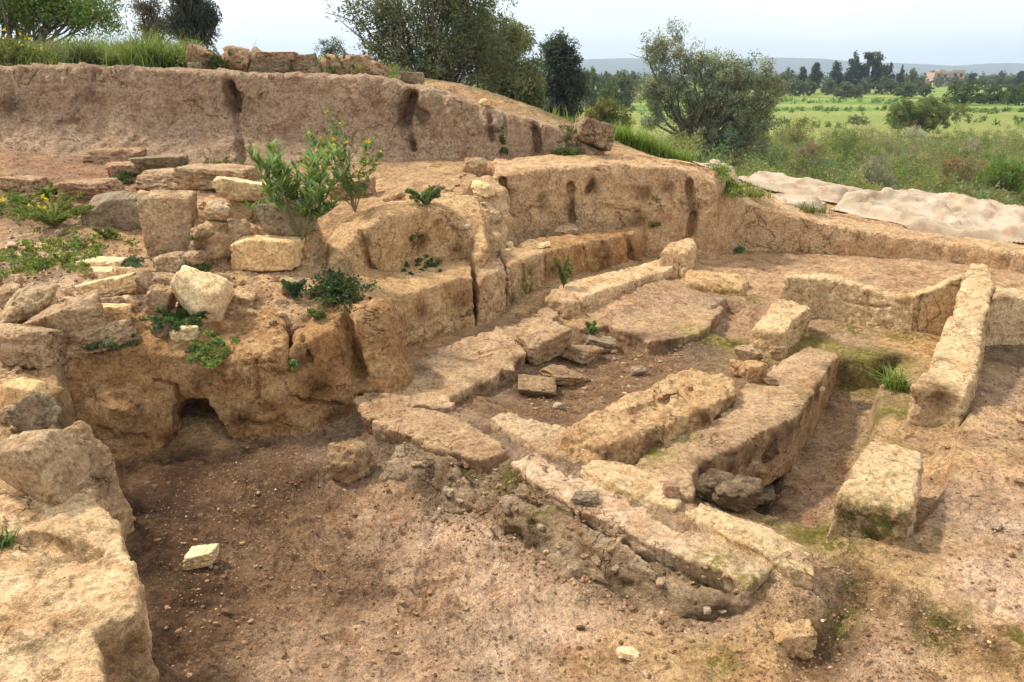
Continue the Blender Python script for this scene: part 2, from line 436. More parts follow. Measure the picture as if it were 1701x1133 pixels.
STEPS = [  # small cut edges in the floor: outline, change of height, softness
 ([(1285,955,.2),(1395,985,.2),(1440,1000,.2),(1500,1040,.2),(1600,1085,.2),(1760,1150,.2),(2000,1100,.2),(2000,700,.2),(1600,720,.2),(1520,915,.2)], .10, .03),
 ([(1545,790,.24),(1600,818,.24),(1660,826,.24),(1760,830,.24),(1760,500,.24),(1600,500,.24)], .045, .03),
 ([(1150,785,.1),(1250,728,.1),(1300,720,.1),(1290,770,.1),(1262,835,.1),(1190,845,.1)], -.12, .08),
 ([(1156,790,.2),(1268,718,.2),(1328,690,.2),(1345,655,.2),(1390,604,.2),(1490,604,.2),(1462,645,.2),(1452,700,.2),(1436,728,.2),(1368,850,.2),(1345,885,.2),(1250,858,.2),(1160,828,.2)], -.25, .03),
 ([(1160,548,.25),(1205,508,.25),(1262,522,.25),(1245,566,.25)], -.13, .03),
 ([(780,655,.2),(870,625,.2),(950,580,.2),(1020,560,.2),(1100,570,.2),(1180,600,.2),(1080,640,.2),(920,705,.2),(860,690,.2)], -.05, .06),
 ([(1300,1060,.1),(1400,1020,.1),(1440,1080,.1),(1420,1160,.1),(1330,1160,.1)], -.12, .08),
]
def ground_h(X, Y, detail=True):
    n0 = X.size
    shp = X.shape; X = X.ravel().astype(np.float64); Y = Y.ravel().astype(np.float64)
    rr = np.hypot(X, Y)
    p3 = np.stack([X, Y, np.zeros_like(X)], 1)
    wob = np.zeros_like(X); near = rr < 24
    wob[near] = 0.05 * fbm(p3[near] * 3.0, 3)
    lo = np.full(X.shape, .2); m = rr < 40
    lo[m] = F_LOW(X[m], Y[m])
    hi = np.full(X.shape, -2.4); m = rr < 200
    hi[m] = F_HIGH(X[m], Y[m])
    k = sstep(rr, 70, 150)
    hi = hi * (1 - k) + k * -2.4
    for pl, dz, soft in STEPS:
        P = [tuple(at(*p)[:2]) for p in pl]
        mm = rr < 16
        lo[mm] += dz * (1 - sstep(poly_sd(P, X[mm], Y[mm]) + wob[mm], -soft, soft))
    sd = np.full(X.shape, -5.0); mm = rr < 60
    sd[mm] = poly_sd(HIGHPOLY, X[mm], Y[mm]) + 0.6 * wob[mm]
    k = 1 - sstep(sd, -.1, .04)
    h = lo * (1 - k) + hi * k
    if detail:
        am = 1 - sstep(rr, 18, 40)
        q = p3[near]; a = am[near]
        h[near] += a * (0.028 * fbm(q * 1.6, 3) + 0.020 * fbm(q * 7.0, 3) + 0.007 * fbm(q * 22.0, 3, ridge=True))
        pit_ = np.exp(-(((q[:, 0] + .6) / 1.6) ** 2 + ((q[:, 1] - 4.1) / 1.5) ** 2))
        h[near] += pit_ * (.05 * fbm(q * 1.1 + 5, 3) + .030 * fbm(q * 4.2 + 2, 4, ridge=True) + .026 * fbm(q * 12.0, 3, ridge=True) + .012 * fbm(q * 30.0, 2, ridge=True))
        # slanting bedding on the rubble slope and the pit
        s = (q[:, 0] + q[:, 1]) * 0.7
        h[near] += a * 0.016 * fbm(np.stack([(q[:, 0] - q[:, 1]) * 1.2, s * 9.0, q[:, 2]], 1), 3, ridge=True)
        far = ~near
        h[far] += (0.25 * fbm(p3[far] * 0.05, 3)) * sstep(rr[far], 22, 60)
    return h.reshape(shp)

DARK = (0.125, 0.074, 0.044); PITB = (0.215, 0.135, 0.083); PINK = (0.55, 0.40, 0.30); PINKB = (0.42, 0.29, 0.205)  # DARK: damp pit soil with the shade of the pit's left side mixed in
TAN = (0.48, 0.325, 0.19); GOLD = (0.47, 0.32, 0.17); RED = (0.33, 0.205, 0.14); GREYB = (0.24, 0.175, 0.125); OLV = (0.30, 0.24, 0.10)
FLOORC = (0.47, 0.32, 0.205)
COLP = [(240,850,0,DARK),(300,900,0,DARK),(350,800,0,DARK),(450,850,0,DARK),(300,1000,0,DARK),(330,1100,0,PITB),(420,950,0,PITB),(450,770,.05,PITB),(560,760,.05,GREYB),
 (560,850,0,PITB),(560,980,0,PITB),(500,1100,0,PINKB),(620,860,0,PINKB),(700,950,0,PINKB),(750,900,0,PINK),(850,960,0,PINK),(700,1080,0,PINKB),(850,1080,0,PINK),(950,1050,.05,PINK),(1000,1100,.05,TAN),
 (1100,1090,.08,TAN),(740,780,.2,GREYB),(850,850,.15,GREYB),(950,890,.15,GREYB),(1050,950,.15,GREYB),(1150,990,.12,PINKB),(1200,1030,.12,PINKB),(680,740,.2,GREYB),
 (1280,1060,.1,GOLD),(1200,1110,.1,GOLD),(1400,1060,.1,PITB),(1350,990,.15,PINK),(1450,1090,.1,PINK),(1600,1110,.12,TAN),(1450,960,.24,GOLD),(1560,950,.24,TAN),(1650,1000,.24,PINK),(1690,900,.24,PINK),
 (1600,850,.24,PINKB),(1650,760,.24,FLOORC),(1690,680,.22,PINKB),(1600,780,.24,TAN),(1690,590,.2,GREYB),(1350,900,.2,OLV),(1400,930,.24,GOLD),
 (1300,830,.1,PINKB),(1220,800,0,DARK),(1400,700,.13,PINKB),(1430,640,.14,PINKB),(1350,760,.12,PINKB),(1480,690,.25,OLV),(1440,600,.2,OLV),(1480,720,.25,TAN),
 (900,670,.2,PITB),(1000,640,.2,PITB),(1080,590,.2,PITB),(1150,580,.2,GREYB),(860,640,.2,GREYB),(1210,570,.2,OLV),(1000,570,.25,PITB),
 (1100,520,.3,PINKB),(1230,535,.2,PINKB),(1420,560,.25,PINKB),(1380,575,.22,OLV),(1510,570,.25,GOLD),
 (1250,450,.3,FLOORC),(1400,430,.3,FLOORC),(1600,440,.3,FLOORC),(1300,410,.3,RED),(1200,430,.3,TAN),
 (720,600,.3,TAN),(930,500,.4,TAN),(1000,450,.45,TAN),
 (100,760,.6,TAN),(150,575,.8,TAN),(300,575,.77,TAN),(440,560,.8,TAN),(330,470,1.0,TAN),(250,520,.9,PINK),(100,430,1.15,PINK),(200,400,1.2,TAN),(60,500,1,PINK),
 (100,340,1.38,RED),(0,330,1.4,OLV),(230,310,1.42,RED),(420,320,1.35,TAN),(100,290,1.55,RED),(400,276,1.6,RED),(600,320,1.4,TAN),(700,260,1.62,RED),(760,290,1.5,TAN),(900,258,1.68,TAN),(1100,266,1.65,TAN),
 (1300,310,.9,GOLD),(1400,335,.72,GOLD),(1600,360,.55,TAN),(1250,300,1.0,GOLD)]
GRASS = (0.075, 0.10, 0.028); DRYG = (0.14, 0.135, 0.05)
COLW = [(-14,13,TAN),(-6,12.3,TAN),(-2,12.3,TAN),(-14,14.5,GRASS),(-6,14,GRASS),(-2,14,DRYG),(1,14,DRYG),(4,17,DRYG),(9,17,GRASS),(-6,25,GRASS),(0,25,DRYG),(8,24,GRASS),(18,30,GRASS),(0,40,GRASS),(30,40,DRYG),(-30,40,GRASS),
 (0,2,TAN),(-3,0,TAN),(4,0,TAN)]
def ground_col(X, Y):
    q = np.stack([X, Y, np.zeros_like(X)], 1)
    rr = np.hypot(X, Y)
    C = np.zeros((len(X), 3)); W = np.zeros(len(X))
    ctrl = [(*at(p[0], p[1], p[2])[:2], p[3]) for p in COLP] + COLW
    wx = X + 0.14 * fbm(q * 3.5, 4) * (rr < 30); wy = Y + 0.14 * fbm(q * 3.5 + 40, 4) * (rr < 30)
    for x, y, c in ctrl:
        wgt = 1.0 / (((wx - x) ** 2 + (wy - y) ** 2) + 0.02) ** 2
        C += wgt[:, None] * np.array(c); W += wgt
    C /= W[:, None]
    # fields: bands of crop and pale stubble, beyond the scrub
    n = fbm(np.stack([X * 0.012, Y * 0.02, X * 0], 1), 4); n2 = fbm(np.stack([X * 0.05, Y * 0.22, X * 0], 1), 4)
    band = np.sin(Y * 0.16 + X * 0.035 + 3 * n)
    crop = np.array((0.115, 0.20, 0.04)); pale = np.array((0.21, 0.235, 0.075)); dk = np.array((0.085, 0.125, 0.03))
    f = sstep(band + 0.9 * n2, -0.2, 1.0)[:, None]
    fc = crop * (1 - f) + pale * f * 0.8 + crop * f * .2
    g = sstep(-band + 1.1 * n2, 0.6, 1.3)[:, None] * 0.7
    fc = fc * (1 - g) + dk * g
    nearpale = (1 - sstep(Y + 6 * n2, 95, 130))[:, None]
    fc = fc * (1 - .75 * nearpale) + pale * 0.95 * .75 * nearpale
    k = sstep(rr + 5 * n2, 58, 75)[:, None]
    C = C * (1 - k) + fc * k
    k = sstep(rr, 450, 900)[:, None]
    return C * (1 - k) + np.array((0.10, 0.13, 0.05)) * k
MOSSG = [(1340,560,.25,.28),(1420,550,.25,.25),(1500,560,.25,.25),(1380,575,.2,.18),(1440,600,.16,.22),(1490,690,.25,.14),(1490,740,.25,.14),(1345,905,.2,.16),(1380,935,.24,.14),(1215,572,.2,.22),(1180,565,.2,.18),
 (1310,700,.15,.12),(1360,640,.15,.12),(1060,765,.3,.14),(1120,735,.3,.14),(1260,600,.25,.12),(1250,500,.3,.2),(850,800,.25,.18),(940,850,.2,.16),(1050,900,.2,.16),(1180,950,.2,.14),(1250,950,.2,.14),(1400,1000,.2,.12),(1560,1070,.15,.14),(1680,1110,.15,.12),(1200,1100,.1,.12),(780,770,.25,.12)]
def ground_moss(X, Y):
    m = np.zeros_like(X)
    for a, b, z, r in MOSSG:
        p = at(a, b, z); m = np.maximum(m, np.exp(-(((X - p.x) ** 2 + (Y - p.y) ** 2) / r ** 2) * 1.4))
    return m
DAMP_SHADE_G = [(1200,800,.05,.3),(1280,775,.05,.16),(1330,720,.05,.13),(1370,660,.05,.12),(1400,625,.05,.14),(1480,620,.1,.16),(1250,770,0,.2),(1300,700,.1,.13),(1350,640,.1,.1),(230,860,0,.35),(300,780,.03,.3),(250,950,0,.3),(400,770,.03,.25),(330,1000,0,.3),(270,1080,0,.3),(640,730,.2,.1),(760,775,.2,.1),(860,815,.18,.09),(960,868,.16,.08),(1060,905,.15,.08),(1180,960,.13,.08),(1160,575,.2,.25),(1230,570,.2,.15),(870,650,.2,.15),(1420,1010,.1,.12),(1360,1060,.1,.16),(1470,1030,.1,.07),(1560,1080,.1,.06),(1600,1100,.1,.07),(1400,1000,.1,.08),(1520,1060,.1,.07),(1640,1120,.1,.08)]  # wet soil, plus shade painted under kerbs, in trench and pit left
def ground_damp_shade(X, Y):
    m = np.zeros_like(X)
    for a, b, z, r in DAMP_SHADE_G:
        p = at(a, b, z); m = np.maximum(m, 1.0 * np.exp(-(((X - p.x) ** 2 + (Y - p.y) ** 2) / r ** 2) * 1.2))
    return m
def build_ground():
    oy = -1.2
    na = 1150
    ang = np.linspace(R(-72), R(72), na)
    # finer in the middle of the view
    ang = np.concatenate([np.linspace(R(-75), R(-40), 90)[:-1], np.linspace(R(-40), R(40), 1050), np.linspace(R(40), R(75), 90)[1:]])
    r1 = np.exp(np.linspace(math.log(0.9), math.log(18), 900)); r2 = np.exp(np.linspace(math.log(18), math.log(9000), 330))[1:]
    rad = np.concatenate([r1, r2])
    A, Rr = np.meshgrid(ang, rad)
    X = np.sin(A) * Rr; Y = np.cos(A) * Rr + oy
    Z = ground_h(X, Y)
    V = np.stack([X.ravel(), Y.ravel(), Z.ravel()], 1)
    n_r, n_a = X.shape
    i = np.arange(n_r - 1)[:, None] * n_a + np.arange(n_a - 1)[None]
    i = i.ravel()
    Q = np.stack([i, i + 1, i + n_a + 1, i + n_a], 1)[:, ::-1]
    me = mesh_np("ground", V, Q, M['ground'], col=ground_col(V[:, 0], V[:, 1]), attrs={'moss': ground_moss(V[:, 0], V[:, 1]), 'damp_shade': ground_damp_shade(V[:, 0], V[:, 1])})
    return tag(obj("ground", me), "bare excavated soil of the dig with the green fields beyond", "ground", kind='structure')
build_ground()

# ------------------------------------------------------------------ eroded earth and rock masses
def seg_sd(P, a, b):
    a, b = np.asarray(a), np.asarray(b); ab = b - a
    t = np.clip(((P - a) @ ab) / (ab @ ab + 1e-9), 0, 1)
    return np.linalg.norm(P - a - t[:, None] * ab, axis=1)
def mass(name, label, cat, top, zbot, mat, vox=0.025, batter=0.1, rnd=0.04, amp=0.03, ns=2.2, fine=0.014, gully=0.0, strata=0.0,
         inner=(), carve=(), add=(), moss=(), wob=0.04, flake=0.0, foot=0.0, cracks=(), damp_shade=(), group=None, parent=None):
    """one eroded body: outline `top` (points with heights), walls with a batter, rounded edges, noise, carved holes and added bulges"""
    T = [p if isinstance(p, Vector) else at(*p) for p in top]
    I = [p if isinstance(p, Vector) else at(*p) for p in inner]
    fld = Field([(p.x, p.y) for p in T + I], [p.z for p in T + I], smooth=0.01)
    poly = [(p.x, p.y) for p in T]
    zmax = max(p.z for p in T + I) + 0.12; hgt = zmax - zbot
    pad = 0.1 + batter * hgt + 2 * amp
    xs = [p[0] for p in poly]; ys = [p[1] for p in poly]
    lo = np.array([min(xs) - pad, min(ys) - pad, zbot - 3 * vox]); hi = np.array([max(xs) + pad, max(ys) + pad, zmax + pad * .5])
    for c, r in add:
        lo = np.minimum(lo, np.array(c) - np.array(r) - 0.08); hi = np.maximum(hi, np.array(c) + np.array(r) + 0.08)
    lo[2] = zbot - 3 * vox
    n = np.ceil((hi - lo) / vox).astype(int) + 1
    gx = lo[0] + vox * np.arange(n[0]); gy = lo[1] + vox * np.arange(n[1]); gz = lo[2] + vox * np.arange(n[2])
    X2, Y2 = np.meshgrid(gx, gy, indexing='ij')
    q2 = np.stack([X2.ravel(), Y2.ravel(), np.full(X2.size, zbot)], 1)
    d2 = poly_sd(poly, X2, Y2) + wob * fbm(q2 * 4.0, 4).reshape(X2.shape)
    zt = fld(X2, Y2)
    Z3 = gz[None, None, :]
    a = d2[:, :, None] - batter * np.clip(zt[:, :, None] - Z3, 0, None)
    if foot: a = a - foot * np.clip(zt[:, :, None] - Z3 - .55, 0, None) ** 2
    b = Z3 - zt[:, :, None]
    # round the upper edge
    D = np.minimum(np.maximum(a, b), -rnd) + np.sqrt(np.maximum(a + rnd, 0) ** 2 + np.maximum(b + rnd, 0) ** 2)
    D = D.astype(np.float32)
    G = None
    def pts(mask):
        k = np.argwhere(mask)
        return np.stack([gx[k[:, 0]], gy[k[:, 1]], gz[k[:, 2]]], 1).astype(np.float32)
    for c, r in add:
        mk = np.ones(D.shape, bool)
        P = pts(mk); rr = np.array(r, dtype=np.float32)
        e = (np.linalg.norm((P - np.array(c, dtype=np.float32)) / rr, axis=1) - 1) * rr.min()
        e = e.reshape(D.shape)
        hh = np.clip(0.5 + 0.5 * (e - D) / 0.12, 0, 1)
        D = e * (1 - hh) + D * hh - 0.12 * hh * (1 - hh)
    band = np.abs(D) < 0.22
    P = pts(band)
    tn = fbm(P * ns + 3.3, 4)
    tq = tn * 5.0; tf = np.floor(tq); tr_ = tq - tf
    dn = .45 * amp * fbm(P * ns, 4) + 1.0 * amp * (tf + sstep(tr_, .36, .64)) / 5.0
    cnz = fbm(P * 1.5 + 21, 3); cmk = sstep(fbm(P * 1.1 - 7, 2), -.05, .15)
    dn += 1.1 * vox * np.exp(-(cnz / .022) ** 2) * cmk
    dn += fine * fbm(P * 14.0, 3, ridge=True) + fine * .6 * fbm(P * 38.0, 2)
    if gully: dn += gully * fbm(P * np.array([5.5, 5.5, 0.7], dtype=np.float32), 3, ridge=True)
    if strata: dn += strata * fbm(P * np.array([1.8, 1.8, 11.0], dtype=np.float32), 3, ridge=True)
    if flake:
        al, ac_ = (P[:, 0] - P[:, 1]) * .7071, (P[:, 0] + P[:, 1]) * .7071
        dn += flake * fbm(np.stack([al * 1.6, (ac_ - P[:, 2]) * 9.0, (P[:, 2] + .4 * ac_) * 9.0], 1), 4, ridge=True)
    # flakes and hollows
    hol = fbm(P * 3.1 + 9, 4)
    dn += 0.5 * amp * sstep(hol, 0.16, 0.30)
    D[band] += dn
    def face(px, py):
        d = np.array(ray(px, py)); t = np.arange(1.5, 22, vox * .5)
        k = ((np.array((0, 0, CAMZ)) + t[:, None] * d - lo) / vox).round().astype(int)
        ok = ((k >= 0) & (k < n)).all(1)
        val = np.full(len(t), 1.0); kk = k[ok]; val[ok] = D[kk[:, 0], kk[:, 1], kk[:, 2]]
        j = np.argmax(val < 0)
        return Vector((0, 0, CAMZ)) + ray(px, py) * (t[j] + .3 * vox) if val[j] < 0 else None
    carve = list(carve)
    for c in cracks:                                   # a line of picture points on the face and a radius
        q = [face(*p) for p in c[0]]; q = [p for p in q if p is not None]
        if len(q) == 1: carve.append((q[0], q[0] + Vector((0, .02, 0)), c[1]))
        for a_, b_ in zip(q[:-1], q[1:]):
            for f in ((0, 1.1, 2.0) if c[1] < .06 else (0, 1.1, 2.2, 3.2, 4.2)): carve.append((a_ + Vector((0, c[1] * f, 0)), b_ + Vector((0, c[1] * f, 0)), c[1] * (1.1 - .14 * f)))
    dmp_shade = [(face(a_, b_), r_) for a_, b_, r_ in damp_shade]  # spots darkened on the face: wet earth and painted shade
    for A, B, r in carve:
        A = A if isinstance(A, Vector) else at(*A); B = B if isinstance(B, Vector) else at(*B)
        l2 = np.minimum(np.array(A), np.array(B)) - r * 2.2; h2 = np.maximum(np.array(A), np.array(B)) + r * 2.2
        i0 = np.clip(((l2 - lo) / vox).astype(int), 0, n - 1); i1 = np.clip(((h2 - lo) / vox).astype(int) + 1, 1, n)
        if (i1 <= i0).any(): continue
        sub = D[i0[0]:i1[0], i0[1]:i1[1], i0[2]:i1[2]]
        xx, yy, zz = np.meshgrid(gx[i0[0]:i1[0]], gy[i0[1]:i1[1]], gz[i0[2]:i1[2]], indexing='ij')
        PP = np.stack([xx.ravel(), yy.ravel(), zz.ravel()], 1).astype(np.float32)
        e = seg_sd(PP, A, B) - r * (1.12 + 0.5 * fbm(PP * (1.1 / r if r > .04 else 9.0), 3))
        D[i0[0]:i1[0], i0[1]:i1[1], i0[2]:i1[2]] = np.maximum(sub, -e.reshape(sub.shape).astype(np.float32))
    D = np.maximum(D, (zbot - Z3).astype(np.float32))
    D[0] = D[-1] = 1; D[:, 0] = D[:, -1] = 1; D[:, :, 0] = D[:, :, -1] = 1
    V, Q = nets(D, lo, vox)
    mo = np.zeros(len(V))
    for s in moss:
        p = s[0] if isinstance(s[0], Vector) else (face(*s[:2]) if len(s) == 3 else at(*s[:3])); r = s[-1]
        if p is None: continue
        mo = np.maximum(mo, np.exp(-(np.linalg.norm(V - np.array(p), axis=1) / r) ** 2 * 1.3))
    da = np.zeros(len(V))
    for p, r in dmp_shade:
        if p is not None: da = np.maximum(da, np.exp(-(np.linalg.norm(V - np.array(p), axis=1) / r) ** 2 * 1.3))
    # origin at the foot of the body
    c = Vector((float(np.mean(V[:, 0])), float(np.mean(V[:, 1])), zbot))
    me = mesh_np(name, V - np.array(c), Q, M[mat], attrs={'moss': mo, 'damp_shade': da})
    o = obj(name, me, parent, c)
    if label: tag(o, label, cat, group)
    return o

mass("earth_platform", "big pale sandy earth block with hollows in the bottom left corner", "earth block",
     [(-420,835,.9),(0,820,.9),(60,816,.9),(150,820,.88),(190,850,.87),(208,900,.86),(228,960,.85),(228,1008,.84),(168,1040,.84),(175,1090,.82),(205,1140,.8),(225,1320,.8),(-420,1320,.9)],
     -.15, 'pale', vox=.012, batter=.02, rnd=.03, amp=.035, ns=3.0, fine=.012, cracks=[([(20,905),(60,918)],.02),([(215,1095),(240,1115)],.03)],damp_shade=[(210,1075,.13),(235,1120,.14),(110,925,.07),(60,1075,.05)], inner=[(100,860,.92),(60,990,.86),(120,1000,.83),(90,930,.84)],  # notch face away from the sun gets its shade painted dark
     carve=[((50,893,.86),(110,915,.84),.035),((110,912,.85),(150,925,.83),.05),((30,1078,.86),(85,1070,.86),.03),((50,1005,.88),(110,1000,.87),.022)], wob=.05)
mass("rock_outcrop", "rounded brown earth outcrop with a dark burrow at its foot", "outcrop",
     [(70,622,.72),(110,598,.76),(160,584,.79),(215,580,.79),(300,590,.75),(380,597,.73),(440,590,.75),(475,576,.79),(476,510,.93),(300,504,.95),(95,540,.92),(10,610,.78)],
     -.15, 'golddark', vox=.016, batter=.14, rnd=.05, amp=.05, ns=2.0, fine=.016, strata=.010,
     add=[(aty(200,735,5.45), (.44,.36,.52)), (aty(425,690,5.68), (.36,.26,.55)), (aty(150,775,5.25), (.3,.25,.3)), (aty(100,700,5.5), (.42,.36,.5))],
     cracks=[([(292,640),(300,668)],.02),([(255,632),(292,640)],.015),([(425,600),(428,660)],.014),([(400,700),(440,706),(475,690)],.014),([(335,700),(352,725)],.135),([(308,688),(325,720)],.085),([(360,735),(385,748)],.07)],
     damp_shade=[(220,690,.16),(330,640,.08),(400,700,.12),(330,720,.25),(350,735,.2)],
     carve=[(aty(330,725,5.0), aty(345,705,6.1), .13), (aty(316,690,5.0), aty(322,685,6.0), .09), (aty(355,750,4.9), aty(370,735,5.8), .12)])
mass("earth_lump", "dark rough lump of earth between the outcrop and the pale earth block", "earth lump",
     [(95,708,.74),(138,692,.74),(172,735,.6),(198,788,.42),(190,822,.32),(150,822,.42),(110,800,.55)], -.1, 'terrace', vox=.014, batter=.12, rnd=.05, amp=.05, ns=3.4, fine=.022, damp_shade=[(130,760,.16),(170,800,.12)])
mass("earth_buttress", "tall golden earth buttress right of the crack beside the outcrop", "earth buttress",
     [(484,576,.78),(545,546,.86),(572,540,.87),(600,520,.92),(634,512,.93),(645,500,.93),(600,476,.96),(495,500,.95)],
     0, 'golddark', vox=.018, batter=.2, rnd=.06, amp=.045, ns=2.2, strata=.012,
     add=[(aty(645,640,6.15), (.22,.28,.22)), (aty(540,690,5.95),(.3,.22,.16)), (aty(630,570,6.35),(.17,.22,.3))],
     cracks=[([(570,535),(582,580),(596,625)],.06),([(488,662),(545,672),(600,660),(640,660)],.018),([(500,560),(515,600)],.02)], damp_shade=[(530,640,.14),(580,590,.10),(560,690,.15),(500,600,.1)])
mass("cut_block", "large squared block of golden earth with rounded edges in the middle of the ledge", "earth block",
     [(628,506,.80),(700,480,.80),(768,459,.82),(785,460,.82),(782,418,.88),(690,418,.88),(600,440,.92),(548,442,1.02),(545,478,.94)],
     .1, 'gold', vox=.02, batter=.04, rnd=.025, amp=.016, ns=2.5, wob=.02, strata=.008, cracks=[([(655,556),(700,548),(780,524)],.012),([(648,582),(700,574),(785,550)],.022),([(638,510),(650,545),(662,580)],.03)], damp_shade=[(665,545,.12),(760,500,.1),(700,520,.1)])
mass("earth_pillar", "narrow upright earth pillar right of the large squared block", "earth pillar",
     [(797,463,.79),(841,446,.80),(832,420,.86),(786,436,.86)], .1, 'terrace', vox=.018, batter=.06, rnd=.05, amp=.02, ns=3, gully=.012, wob=.02)
mass("earth_step", "weathered earth step with vertical grooves between pillar and brown ledge wall", "earth step",
     [(840,444,.81),(870,428,.83),(910,415,.83),(905,388,.88),(826,408,.88)], .15, 'terrace', vox=.02, batter=.06, rnd=.05, amp=.03, ns=2.5, gully=.022, moss=[(870,480,.25)], cracks=[([(868,440),(872,500)],.014)], damp_shade=[(850,500,.12),(880,450,.08)])
mass("ledge_wall", "low brown ledge wall with upright cracks below the main terrace face", "earth wall",
     [(907,417,.83),(960,404,.84),(1042,389,.84),(1062,384,.82),(1075,368,.88),(960,380,.88),(890,395,.88)], .2, 'golddark', vox=.022, batter=.06, rnd=.04, amp=.03, ns=2.5, gully=.012,
     cracks=[([(1042,392),(1050,440)],.04),([(968,405),(975,450)],.012),([(935,412),(930,470)],.014),([(1000,402),(1003,430)],.009)], damp_shade=[(1000,430,.2),(1048,420,.14),(920,450,.12)])
mass("upper_ledge_wall", "high rough earth wall with orange stains above the squared block", "earth wall",
     [(548,430,1.1),(592,388,1.28),(650,354,1.41),(720,345,1.40),(752,350,1.36),(784,392,1.09),(796,425,.95),(815,398,1.1),(795,322,1.45),(700,314,1.48),(590,345,1.38),(540,402,1.16)],
     .3, 'gold', vox=.022, batter=.16, rnd=.05, amp=.04, ns=2.0, fine=.014, strata=.01, cracks=[([(598,385),(602,410),(612,440),(628,462)],.028),([(740,362),(768,400)],.012)], damp_shade=[(610,400,.08),(700,400,.12),(760,415,.12)])
mass("collapsed_slope", "stony collapsed slope of earth left of the main terrace face", "earth slope",
     [(742,322,1.44),(765,290,1.56),(828,284,1.6),(842,330,1.32),(838,396,.94),(798,404,.96),(785,372,1.14)], .3, 'terrace', vox=.024, batter=.25, rnd=.08, amp=.08, ns=3.4, fine=.018)
mass("terrace_wall", "long pale terrace face with three dark upright slots", "earth wall",
     [(818,292,1.56),(850,286,1.59),(950,276,1.62),(1050,273,1.62),(1130,278,1.57),(1165,296,1.44),(1182,312,1.32),(1208,290,1.42),(1150,264,1.58),(1010,257,1.66),(820,260,1.66)],
     .2, 'terrace', vox=.024, batter=.07, rnd=.06, amp=.045, ns=1.9, fine=.012, strata=.01,
     cracks=[([(834,302),(837,335)],.055),([(837,335),(839,385)],.028),([(948,308),(949,318)],.045),([(949,318),(950,350)],.02),([(950,354),(951,366)],.04),([(1146,304),(1147,328)],.05),([(1149,338),(1150,346)],.03),([(1152,358),(1147,390)],.055),
             ([(1005,345),(1060,352),(1125,348)],.010),([(870,372),(1000,376)],.008),([(985,300),(975,318)],.03)],
     damp_shade=[(836,330,.12),(948,340,.1),(949,360,.1),(1148,345,.14),(1070,320,.14),(985,310,.12),(1105,315,.12),(1060,365,.15),(900,330,.1)])
mass("boundary_wall", "long brown earth wall sloping down to the right beneath the tarpaulin", "earth wall",
     [(1185,314,1.27),(1240,336,1.02),(1290,352,.88),(1350,365,.77),(1450,384,.66),(1600,405,.57),(1780,430,.52),(1900,440,.5),(1900,408,.52),(1600,382,.58),(1450,362,.68),(1350,342,.82),(1290,326,.98),(1240,305,1.2),(1195,290,1.38)],
     .1, 'terrace', vox=.032, batter=.03, rnd=.05, amp=.03, ns=1.8, gully=.014)
mass("earth_bench", "low straight earth bench below the brown ledge wall", "earth bench",
     [(968,490,.49),(1040,471,.49),(1108,448,.50),(1132,440,.50),(1118,424,.53),(1000,452,.53),(925,472,.5),(950,484,.49)], .15, 'pale', vox=.02, batter=.06, rnd=.04, amp=.022, ns=2.6)
mass("rough_lump", "rough brown lump of earth at the near end of the low bench", "earth lump",
     [(906,490,.48),(938,500,.46),(964,498,.46),(958,484,.5),(915,476,.5)], .15, 'terrace', vox=.018, batter=.08, rnd=.05, amp=.03, ns=4)
mass("corner_block", "pale crumbling earth block at the corner where benches meet", "earth block",
     [(1100,412,.72),(1140,418,.70),(1157,405,.72),(1150,396,.74),(1112,400,.74)], .2, 'pale', vox=.02, batter=.12, rnd=.05, amp=.03, ns=3.5)
mass("stub_wall", "short low earth wall right of the crumbling corner block", "earth wall",
     [(1138,468,.46),(1232,480,.42),(1246,466,.42),(1225,452,.46),(1142,445,.48)], .1, 'gold', vox=.02, batter=.06, rnd=.04, amp=.025, ns=3, moss=[(1200,500,.3,.25)])
mass("dipping_wall", "thin back wall whose top dips in a smooth curve", "earth wall",
     [(1300,458,.72),(1370,461,.71),(1420,471,.68),(1470,487,.62),(1520,488,.65),(1560,476,.72),(1600,457,.84),(1602,450,.84),(1560,467,.72),(1520,479,.65),(1470,478,.62),(1420,463,.68),(1370,453,.71),(1304,449,.72)],
     .05, 'block', vox=.02, batter=.06, rnd=.03, amp=.018, ns=2, wob=.02, moss=[(1500,560,.3,.25)], cracks=[([(1530,490),(1522,545)],.012),([(1400,500),(1460,510),(1510,505)],.008)])
mass("long_wall", "long pale earth wall running away at right with a raised far end", "earth wall",
     [(1513,640,.58),(1545,604,.6),(1560,562,.62),(1578,530,.66),(1583,518,.76),(1600,455,.84),(1613,436,.87),(1640,438,.85),(1653,459,.82),(1641,520,.73),(1629,590,.63),(1606,655,.57)],
     .05, 'block', vox=.018, batter=.05, rnd=.03, amp=.02, ns=2.4, wob=.03, moss=[(1500,670,.35,.12)], cracks=[([(1545,604),(1620,606)],.012),([(1582,522),(1640,524)],.016),([(1560,560),(1630,572)],.006)], damp_shade=[(1560,650,.15),(1635,540,.1)])
mass("end_wall", "low earth wall at the right edge beyond the long pale wall", "earth wall",
     [(1646,490,.76),(1700,493,.72),(1850,505,.7),(1850,480,.7),(1700,476,.73),(1655,474,.78)], .0, 'block', vox=.024, batter=.06, rnd=.04, amp=.025, ns=2, carve=[(aty(1668,540,7.5),aty(1690,552,7.5),.05)])
